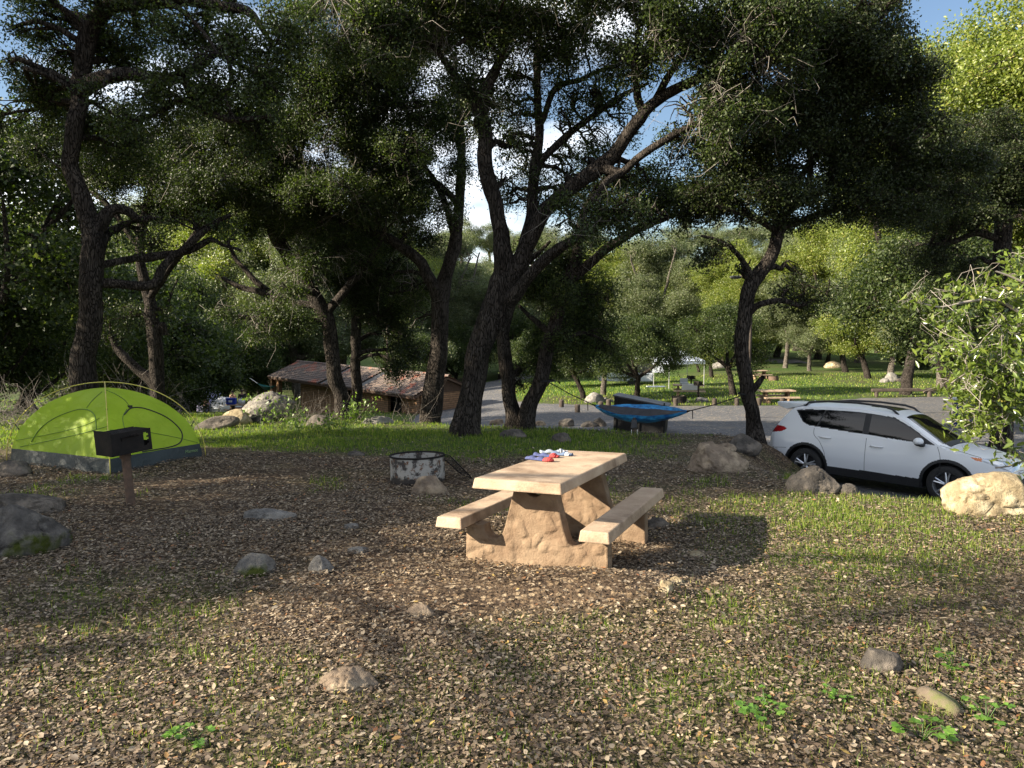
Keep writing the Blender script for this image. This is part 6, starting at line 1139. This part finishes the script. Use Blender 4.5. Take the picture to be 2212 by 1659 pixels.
pr0, pr1 = at(643, 782, 56), at(967, 814, 42.6); dr = (pr1 - pr0)[:2]; yaw = math.atan2(dr[1], dr[0]); Ln = np.linalg.norm(dr); rz_ = (pr0[2] + pr1[2]) / 2; mid = (pr0 + pr1) / 2; flo = -3.25
BZ = rz_ + flo
t = thing('restroom_building', 'low tan brick restroom with a weathered clay tile roof', 'building', (mid[0], mid[1], BZ), (0, 0, yaw)); H2 = Ln / 2
zr, drop, half = -flo, 1.0, 2.5
def xat(u, yl):
    """local x where the sight line through photo column u meets the upright plane local y = yl"""
    d = ray(u, 830)[:2]; e = np.array((math.cos(yaw), math.sin(yaw))); n_ = np.array((-e[1], e[0])); o_ = mid[:2] + n_ * yl; A_ = np.column_stack([d, -e]); return float(np.linalg.solve(A_, o_ - EYE[:2])[1])
def bx(x): return -H2 + x * Ln
tiled_roof(t, -H2, H2, half, zr, drop, [(xat(758, 0), xat(767, 0)), (xat(832, 0), xat(847, 0))])
wallz = zr - drop * (1.95 / 2.5) - .16; yf = -1.95
w_ = MB()
xw = xat(652, yf); xe = bx(.98)
for x0, x1 in ((xw, xat(745, yf)), (xat(760, yf), xat(840, yf)), (xat(870, yf), xe)): w_.box(((x0 + x1) / 2, yf, wallz / 2 - .3), (x1 - x0, .22, wallz + .6))
w_.box((0, 1.95, wallz / 2 - .3), (Ln * .96, .22, wallz + .6)); w_.box((xw + .11, .1, wallz / 2 - .3), (.22, 3.7, wallz + .6)); w_.box((xe - .11, .1, wallz / 2 - .3), (.22, 3.7, wallz + .6))
w_.build('brick_wall', M_BRICK, t); M_DOORW = mat('dark_doorway', (.02, .018, .016), rough=.8)
for u0, u1 in ((745, 760), (840, 870)): MB().box(((xat(u0, yf) + xat(u1, yf)) / 2, yf + .35, wallz / 2), (xat(u1, yf) - xat(u0, yf) + .1, .06, wallz)).build('dark_door', M_DOORW, t, bevel=.01)
for x in (xat(606, yf), xat(592, yf)): MB().box((x, yf - .1, wallz / 2 - .2), (.32, .32, wallz + .5)).build('porch_post', M_BRICK, t)
MB().box((0, -half + .05, zr - drop - .08), (Ln, .06, .2)).build('fascia', mat('rust_brown_fascia', (.12, .05, .03), (.17, .075, .045), 3, .8), t)
for s in (-1, 1):
    g = MB().add([(s * (H2 - .35), -half + .5, zr - drop + .02), (s * (H2 - .35), half - .5, zr - drop + .02), (s * (H2 - .35), 0, zr - .16)], [(0, 1, 2)]).build('gable', M_WOOD, t)
q = on_y(836, 60); MB().tube([(0, 0, -.3), (0, 0, 5.2)], (.10, .07), 10).build('lp', None); bpy.data.objects.remove(bpy.data.objects['lp'])
t = thing('lamp_post', 'slim dark lamp post behind the restroom roof', 'lamp post', q); MB().tube([(0, 0, -.3), (0, 0, 7.4)], (.11, .08), 10).build('post', M_POST, t, smooth=True); MB().tube([(0, 0, 7.3), (.3, 0, 7.5), (.7, 0, 7.5)], .04, 8).box((.8, 0, 7.47), (.5, .22, .12)).build('lamp_head', M_DARKM, t)
p = at(1590, 600, 30); t = thing('lamp_post', 'dark lamp post with curved arm by the S curved oak', 'lamp post', (p[0] + .66, 30, gz(p[0] + .66, 30))); hh = p[2] - gz(p[0] + .66, 30)
MB().tube([(0, 0, -.3), (0, 0, hh - .1)], (.09, .06), 10).tube([(0, 0, hh - .15), (-.3, 0, hh + .1), (-.5, 0, hh + .06)], .03, 8).build('post', M_POST, t, smooth=True); MB().ball((-.68, 0, hh + .02), (.27, .12, .07)).build('lamp_head', M_DARKM, t, smooth=True)

# ================================================================ people
M_SKIN = mat('skin', (.40, .24, .165), (.46, .28, .195), 9, .55); M_HAIR = mat('dark_hair', (.025, .018, .013), rough=.7)
def person(label, loc, yaw, J, top_m, leg_m, group='people at the far camps', hair=.115):
    """J: joints in metres, one skinned body; shirt and trousers are sleeves of the same skeleton, a little fatter"""
    root = thing('person', label, 'person', loc, (0, 0, yaw), group)
    ED = [('pelvis', 'waist'), ('waist', 'chest'), ('chest', 'neck'), ('neck', 'chin'), ('chin', 'head')] + [e for s in 'LR' for e in (('chest', 'sh' + s), ('sh' + s, 'el' + s), ('el' + s, 'wr' + s), ('wr' + s, 'ha' + s), ('pelvis', 'hip' + s), ('hip' + s, 'kn' + s), ('kn' + s, 'an' + s), ('an' + s, 'to' + s))]
    RD = dict(pelvis=.135, waist=.125, chest=.145, neck=.058, chin=.085, head=.095)
    for s in 'LR': RD.update({'sh' + s: .066, 'el' + s: .044, 'wr' + s: .03, 'ha' + s: .036, 'hip' + s: .095, 'kn' + s: .06, 'an' + s: .042, 'to' + s: .034})
    def skin(name, edges, m, fat, parent):
        ks = []; [ks.append(k) for e in edges for k in e if k not in ks]; me = bpy.data.meshes.new(name); me.from_pydata([J[k] for k in ks], [(ks.index(a), ks.index(b)) for a, b in edges], []); o = bpy.data.objects.new(name, me); link(o, parent)
        md = o.modifiers.new('s', 'SKIN'); 
        for k, v in zip(ks, me.skin_vertices[0].data): v.radius = (RD[k] + fat, RD[k] + fat); v.use_root = (k == ks[0])
        md.use_smooth_shade = True; ss = o.modifiers.new('d', 'SUBSURF'); ss.levels = ss.render_levels = 2; me.materials.append(m); return o
    bd = skin('body', ED, M_SKIN, 0, root)
    if top_m: skin('shirt', [e for e in ED if e[0] in ('pelvis', 'waist') and e[1] in ('waist', 'chest')] + [('chest', 'shL'), ('chest', 'shR'), ('shL', 'elL'), ('shR', 'elR')], top_m, .02, root)
    skin('trousers', [e for e in ED if e[0] in ('pelvis', 'hipL', 'hipR', 'knL', 'knR') and e[1] in ('hipL', 'hipR', 'knL', 'knR', 'anL', 'anR')], leg_m, .018, root)
    h = np.array(J['head']); hb = MB().ball(h + np.array((0, .02, .035)), (hair - .005, hair, .105), 14, 10); hb.build('hair', M_HAIR, root, smooth=True)
    f = MB().ball(h + np.array((0, -.108, -.03)), (.014, .02, .022), 8, 6).build('nose', M_SKIN, root, smooth=True)
    return root
def stand(h=1.72, arm=0.0):
    k = h / 1.72; J = dict(pelvis=(0, 0, .95), waist=(0, 0, 1.1), chest=(0, -.01, 1.32), neck=(0, 0, 1.47), chin=(0, -.015, 1.55), head=(0, -.02, 1.64))
    for s, q in (('L', -1), ('R', 1)): J.update({'sh' + s: (q * .19, 0, 1.38), 'el' + s: (q * .25, -.02 - arm * .15, 1.10), 'wr' + s: (q * .22, -.10 - arm * .3, .88 + arm * .2), 'ha' + s: (q * .21, -.13 - arm * .36, .81 + arm * .22), 'hip' + s: (q * .10, 0, .92), 'kn' + s: (q * .11, -.02, .5), 'an' + s: (q * .12, 0, .08), 'to' + s: (q * .13, -.16, .035)})
    return {a: tuple(c * k for c in b) for a, b in J.items()}
def sit(z=.42):
    J = dict(pelvis=(0, 0, z + .12), waist=(0, .02, z + .27), chest=(0, -.03, z + .5), neck=(0, -.07, z + .65), chin=(0, -.10, z + .72), head=(0, -.12, z + .81))
    for s, q in (('L', -1), ('R', 1)): J.update({'sh' + s: (q * .19, -.04, z + .55), 'el' + s: (q * .23, -.14, z + .3), 'wr' + s: (q * .14, -.36, z + .25), 'ha' + s: (q * .12, -.43, z + .25), 'hip' + s: (q * .10, -.03, z + .1), 'kn' + s: (q * .15, -.45, z + .10), 'an' + s: (q * .15, -.42, .08 - .02), 'to' + s: (q * .16, -.58, .035)})
    return J
M_DKCLOTH = mat('dark_cloth', (.02, .021, .026), rough=.9); M_BKSHIRT = mat('black_shirt', (.012, .012, .013), rough=.9); M_WSHIRT = mat('white_shirt', (.65, .67, .7), rough=.9); M_KHAKI = mat('khaki_cloth', (.22, .18, .13), rough=.9); M_JEAN = mat('blue_jean', (.05, .08, .16), rough=.9); M_GSHIRT = mat('grey_blue_shirt', (.20, .25, .30), rough=.9)

# ================================================================ the camp behind the boulders
YC = 54
def cq(u, y=YC): return on_y(u, y)
def cabin_tent():
    p = cq(416, 56); t = thing('cabin_tent', 'lavender grey cabin tent with a dark open front, far left', 'tent', p, (0, 0, R(-12))); m = mat('lavender_fabric', (.34, .32, .48), (.42, .40, .56), 2, .7); md = mat('dark_fabric', (.035, .04, .055), rough=.8)
    W_, D_, H_ = 1.35, 1.1, 1.45
    rf = MB(); rf.add([(-W_ - .08, -D_ - .1, H_ - .1), (W_ + .08, -D_ - .1, H_ - .1), (W_ + .08, D_ + .1, H_ - .1), (-W_ - .08, D_ + .1, H_ - .1), (-.25, 0, H_ + .58), (.25, 0, H_ + .58)] + [(-W_ - .1, -D_ - .12, H_ - .32), (W_ + .1, -D_ - .12, H_ - .32), (W_ + .1, D_ + .12, H_ - .32), (-W_ - .1, D_ + .12, H_ - .32)], [(0, 1, 5, 4), (1, 2, 5), (2, 3, 4, 5), (3, 0, 4), (0, 6, 7, 1), (1, 7, 8, 2), (2, 8, 9, 3), (3, 9, 6, 0)]); rf.build('rainfly', m, t, thick=.02)
    wl = MB(); k = .22
    for (ax, ay), (bx_, by) in (((-1, 1), (1, 1)), ((-1, -1), (-1, 1)), ((1, 1), (1, -1))): wl.add([(ax * (W_ + k), ay * (D_ + k), -.1), (bx_ * (W_ + k), by * (D_ + k), -.1), (bx_ * W_, by * D_, H_), (ax * W_, ay * D_, H_)], [(0, 1, 2, 3)])
    wl.build('side_wall', m, t, thick=.02)
    fr = MB(); fr.add([(-W_ - k, -D_ - k, -.1), (.2, -D_ - k, -.1), (.15, -D_, H_ - .25), (-W_, -D_, H_ - .2)], [(0, 1, 2, 3)]); fr.build('mesh_front', md, t, thick=.02); MB().add([(.25, -D_ - .05, H_ - .3), (.95, -D_ - .05, H_ - .35), (.75, -D_ - .2, .5), (.3, -D_ - .12, .75)], [(0, 1, 2, 3)]).build('tied_door', mat('pale_flap', (.38, .36, .36), rough=.8), t, thick=.02)
    MB().add([(.95, -D_ - k, -.1), (W_ + k, -D_ - k, -.1), (W_, -D_, H_), (1.0, -D_, H_ - .2)], [(0, 1, 2, 3)]).build('front_panel', m, t, thick=.02)
cabin_tent()
p = cq(437, 54.6); person('person with long hair bending forward in the opening of the cabin tent', p, R(30), sit(.30), None, M_DKCLOTH, hair=.13)
p = cq(474, 55.5); t = thing('dome_tent', 'small white and grey dome tent right of the cabin tent', 'tent', p)
b = MB(); P = np.array([[(1.15 * math.cos(f_) ** .8 * math.cos(a), .95 * math.cos(f_) ** .8 * math.sin(a), 1.25 * math.sin(f_) - .1) for a in np.linspace(0, 2 * PI, 25)] for f_ in np.linspace(0, PI / 2 * .99, 10)]); b.grid(P[:, :13]); b.build('canopy', mat('pale_blue_nylon', (.42, .48, .58), (.6, .64, .7), 3, .6), t, smooth=True); b = MB(); b.grid(P[:, 12:]); b.build('front', mat('white_nylon', (.68, .70, .74), rough=.6), t, smooth=True)
p = cq(512, 52.5); CT = picnic_table('picnic table loaded with camp gear before the white dome tent', p, .97, -.25, None, False); tzc = p[2] + .76
MC = {'blue': mat('cooler_blue', (.01, .04, .42), rough=.4), 'white': mat('cooler_white', (.68, .7, .72), rough=.45), 'pink': mat('pink_plastic', (.50, .20, .24), rough=.5), 'red': mat('red_plastic', (.4, .04, .04), rough=.5)}
t = thing('cooler', 'blue cooler with white label on the loaded camp table', 'cooler', (p[0] - .62, p[1] - .05, tzc)); MB().box((0, 0, .2), (.66, .36, .4), taper=-.05).build('cooler_body', MC['blue'], t, bevel=.02); MB().box((0, 0, .43), (.72, .42, .07)).build('lid', MC['blue'], t, bevel=.02); MB().box((0, -.187, .24), (.26, .01, .16)).build('label_plate', MC['white'], t)
t = thing('storage_bin', 'pink and white bin by the right end of the loaded camp table', 'bin', (p[0] + .22, p[1] - .85, gz(p[0], p[1] - .85))); MB().box((0, 0, .3), (.42, .34, .6), taper=-.06).build('bin_body', MC['pink'], t, bevel=.03); MB().box((0, 0, .63), (.46, .38, .08)).build('lid', MC['white'], t, bevel=.02)
t = thing('grocery_bag', 'crumpled white bag on the loaded camp table', 'bag', (p[0] + .12, p[1], tzc)); V, Fc = ICO[3]; V = V * np.array((.27, .2, .24)) * (1 + .25 * fbm(V * 3, 5)[:, None]) + np.array((0, 0, .17)); mesh_np('bag_body', V, [Fc], MC['white'], t, smooth=True); MB().tube([(-.1, 0, .36), (0, 0, .5), (.1, 0, .36)], .02, 6).build('handle', MC['white'], t)
t = thing('water_jug', 'pale blue jug at the right end of the loaded camp table', 'jug', (p[0] + .82, p[1], tzc)); MB().lathe([(.001, 0), (.12, 0), (.13, .03), (.13, .22), (.05, .3), (.045, .34), (.001, .34)], n=18).build('jug_body', mat('pale_blue_plastic', (.25, .45, .58), rough=.3), t, smooth=True); MB().lathe([(.001, .34), (.05, .34), (.05, .38), (.001, .38)], n=14).build('cap', MC['white'], t)
p = cq(497, 53.6); person('bare chested person standing behind the blue cooler', p, 0, stand(1.68, .4), None, M_KHAKI)
p = cq(517, 53.9); person('person in dark jacket standing behind the white bag on the camp table', p, .3, stand(1.74, .5), M_DKCLOTH, M_GSHIRT)
p = cq(534, 51.6); person('seated person in a black T shirt seen from behind at the camp table', (p[0], p[1], p[2] + .1), PI, sit(.42), M_BKSHIRT, M_DKCLOTH)
o = MB(); pk = bpy.data.objects[-1] if False else None
for u, y_, lab in ((458, 53.2, 'pale folding camp chair before the cabin tent opening'), (392, 53.5, 'dark folding camp chair in front of the cabin tent left half')):
    p = cq(u, y_); t = thing('camp_chair', lab, 'chair', p, (0, 0, .4), 'folding chairs at the far camp'); ms = MC['white'] if u > 400 else M_DKCLOTH
    MB().add([(-.25, -.22, .4), (.25, -.22, .4), (.25, .22, .38), (-.25, .22, .38)], [(0, 1, 2, 3)]).build('seat', ms, t, thick=.02); MB().add([(-.26, .22, .4), (.26, .22, .4), (.28, .34, .85), (-.28, .34, .85)], [(0, 1, 2, 3)]).build('backrest', ms, t, thick=.02)
    for s in (-1, 1): MB().tube([(s * .27, -.25, 0), (s * .27, .24, .42), (s * .28, .35, .86)], .015, 6).tube([(s * .27, .3, 0), (s * .27, -.24, .55), (s * .27, .2, .58)], .015, 6).build('leg_frame', M_DARKM, t, smooth=True)
p = cq(565, 52); A0 = np.array(at(556, 828, 52)); A1 = np.array(at(596, 833, 50)); t = thing('teal_hammock', 'small teal hammock under the left roof corner of the restroom', 'hammock', (A0 + A1) / 2); o_ = (A0 + A1) / 2; b = MB(); P = []
for u in np.linspace(0, 1, 16): c = A0 + (A1 - A0) * u - o_; P.append([c + np.array((0, .4 * s * math.sin(PI * u), -.42 * math.sin(PI * u) * (1 - .7 * s * s))) for s in np.linspace(-1, 1, 9)])
b.grid(P); b.build('fabric', mat('teal_nylon', (.01, .12, .11), rough=.5), t, smooth=True); MB().tube([A0 - o_, at(540, 817, 52.5) - o_], .03, 6).build('rope', mat('white_rope', (.6, .6, .58)), t)

# ================================================================ trailer, canopy, far camp
q = on_y(1352, 62); t = thing('popup_trailer', 'white pop up camper trailer with dark screen windows behind the oaks', 'trailer', q, (0, 0, R(-3))); mw_ = mat('trailer_white', (.58, .60, .64), (.5, .52, .56), 2, .5)
MB().box((0, 0, .72), (4.6, 2.0, .75)).build('lower_body', mw_, t, bevel=.08); MB().prism([(-1.6, .62), (.2, .62), (1.9, .96), (1.9, 1.04), (-.2, .74), (-1.6, .74)], .02, c=(0, -1.015, 0)).build('swoosh_stripe', mat('dark_stripe', (.04, .045, .06)), t)
MB().box((0, 0, 2.32), (5.0, 2.15, .16)).build('roof', mw_, t, bevel=.06); MB().box((0, 0, 1.68), (4.4, 1.86, 1.14)).build('screen_wall', mat('dark_screen', (.015, .016, .02), rough=.6), t)
for s in (-1, 1): MB().add([(s * 2.2, -.95, 1.15), (s * 3.3, -.95, 1.1), (s * 3.3, .95, 1.1), (s * 2.2, .95, 1.15), (s * 2.2, -.95, 2.3), (s * 2.9, -.95, 2.05), (s * 2.9, .95, 2.05), (s * 2.2, .95, 2.3)], [(0, 1, 2, 3), (4, 5, 6, 7), (0, 1, 5, 4), (1, 2, 6, 5), (2, 3, 7, 6)]).build('bed_end', mat('tent_white', (.6, .64, .72), rough=.8), t)
for s in (-1, 1): MB().lathe([(.001, -.1), (.32, -.1), (.34, -.06), (.34, .06), (.32, .1), (.001, .1)], (.5, s * .9, .34), 24, 'y').build('wheel', M_TYRE, t)
q = on_y(1468, 56); t = thing('popup_canopy', 'white pop up canopy with pointed top on thin legs across the lot', 'canopy', q, (0, 0, R(12))); s_ = 1.5
MB().add([(-s_, -s_, 2.15), (s_, -s_, 2.15), (s_, s_, 2.15), (-s_, s_, 2.15), (0, 0, 3.0), (-s_, -s_, 1.9), (s_, -s_, 1.9), (s_, s_, 1.9), (-s_, s_, 1.9)], [(0, 1, 4), (1, 2, 4), (2, 3, 4), (3, 0, 4), (0, 5, 6, 1), (1, 6, 7, 2), (2, 7, 8, 3), (3, 8, 5, 0)]).build('canopy_top', mat('canopy_white', (.52, .58, .72), rough=.7), t, thick=.015)
for x in (-1, 1):
    for y_ in (-1, 1): MB().tube([(x * s_ * .97, y_ * s_ * .97, -.1), (x * s_ * .97, y_ * s_ * .97, 2.15)], .03, 6).build('leg', mat('pale_metal', (.5, .5, .52), rough=.4, metal=.5), t)
q = on_y(1488, 45.9); zt = q[2] + .76
t = thing('stove', 'small shiny camp stove on the far picnic table', 'stove', (q[0] - .2, q[1], zt)); MB().box((0, 0, .07), (.5, .3, .14)).build('stove_body', mat('stove_silver', (.45, .46, .48), rough=.35, metal=.6), t, bevel=.02); MB().box((0, .16, .27), (.5, .02, .26)).build('lid', mat('stove_silver', (.45, .46, .48), rough=.35, metal=.6), t)
t = thing('tablecloth', 'pale cloth hanging over the front of the far picnic table', 'tablecloth', (q[0] + .1, q[1], zt + .008)); MB().box((0, 0, .003), (1.1, .74, .008)).box((0, -.385, -.16), (1.1, .01, .34)).build('cloth', mat('pale_cloth', (.5, .49, .46), rough=.9), t, bevel=.003)
q = on_y(1420, 50); t = thing('white_table', 'low white folding table under the small oak beside the canopy', 'table', q); MB().box((0, 0, .42), (1.3, .6, .05)).build('tabletop', MC['white'], t, bevel=.01)
for x in (-.55, .55):
    for y_ in (-.22, .22): MB().tube([(x, y_, -.05), (x, y_, .41)], .02, 6).build('leg', M_DARKM, t)
q = on_y(1475, 112); person('far person in a white shirt standing on the road behind the canopy', q, .4, stand(1.75), M_WSHIRT, M_JEAN)
q = on_y(1838, 128); q = on_y(1552, 124); t = thing('travel_trailer', 'white travel trailer glaring in sun far behind the S curved oak', 'trailer', q, (0, 0, R(8))); MB().box((0, 0, 1.75), (5.2, 2.3, 2.3)).build('trailer_body', mat('bright_white', (.8, .8, .8), rough=.5), t, bevel=.25, segs=4)
for x in (-1.5, .2, 1.6): MB().box((x, -1.16, 2.0), (.9, .03, .6)).build('window', M_GLASS, t, bevel=.01)
MB().box((.95, -1.16, 1.55), (.6, .03, 1.7)).build('door', mat('door_grey', (.6, .6, .6)), t, bevel=.01)
for s in (-1, 1): MB().lathe([(.001, -.1), (.34, -.1), (.36, 0), (.34, .1), (.001, .1)], (-.2, s * 1.0, .36), 20, 'y').build('wheel', M_TYRE, t)

# ================================================================ sticks and bark on the leaves
M_STICK = mat('grey_brown_wood', (.10, .075, .055), (.2, .16, .12), 9, .9, .006, stretch=(1, 1, 1)); M_LOGM = mat('mossy_bark_piece', (.085, .065, .045), (.15, .115, .08), 7, .95, .012, c3=(.09, .10, .03), scale3=5, lo3=.52, hi3=.62)
q0, q1 = gp(1985, 1502), gp(2068, 1552); P, r_ = [], []
for k, f_ in enumerate(np.linspace(0, 1, 8)): P.append(q0 + (q1 - q0) * f_ + np.array((0, .01 * math.sin(f_ * 5), .022))); r_.append(.035 + .012 * math.sin(f_ * 3) - .012 * (k in (0, 7)))
b = MB().tube([p_ - q0 for p_ in P], r_, 12); b.tube([p_ - q0 + np.array((.05, .05, -.008)) for p_ in P[3:]], [.025, .032, .03, .02, .012], 10); o = b.build('rotting_branch', M_LOGM, smooth=True); o.location = q0; tag(o, 'short thick mossy piece of branch lying at lower right', 'branch')
for (u0, v0, u1, v1, r0, lab) in [(1380, 1206, 1432, 1208, .006, 'thin bare stick in the table shadow'), (1590, 1247, 1545, 1262, .009, 'pale curved twig in sun right of the table'), (1905, 1250, 1850, 1285, .007, 'thin brown twig in the leaves before the pale boulder'), (380, 1165, 384, 1190, .006, 'thin pale twig standing in shaded leaves left of the mossy stone'), (1395, 908, 1450, 926, .012, 'thin dead branch lying on the berm below the dumpster')]:
    a, b_ = gp(u0, v0), gp(u1, v1); m_ = (a + b_) / 2 + np.array((0, .03, .03)); o = MB().tube([np.zeros(3) + np.array((0, 0, .01)), (m_ - a) * np.array((1, 1, 1)), b_ - a + np.array((0, 0, .012))], (r0, r0 * .8, r0 * .4), 6).build('stick', M_STICK, smooth=True); o.location = a; tag(o, lab, 'stick', 'sticks on the ground')
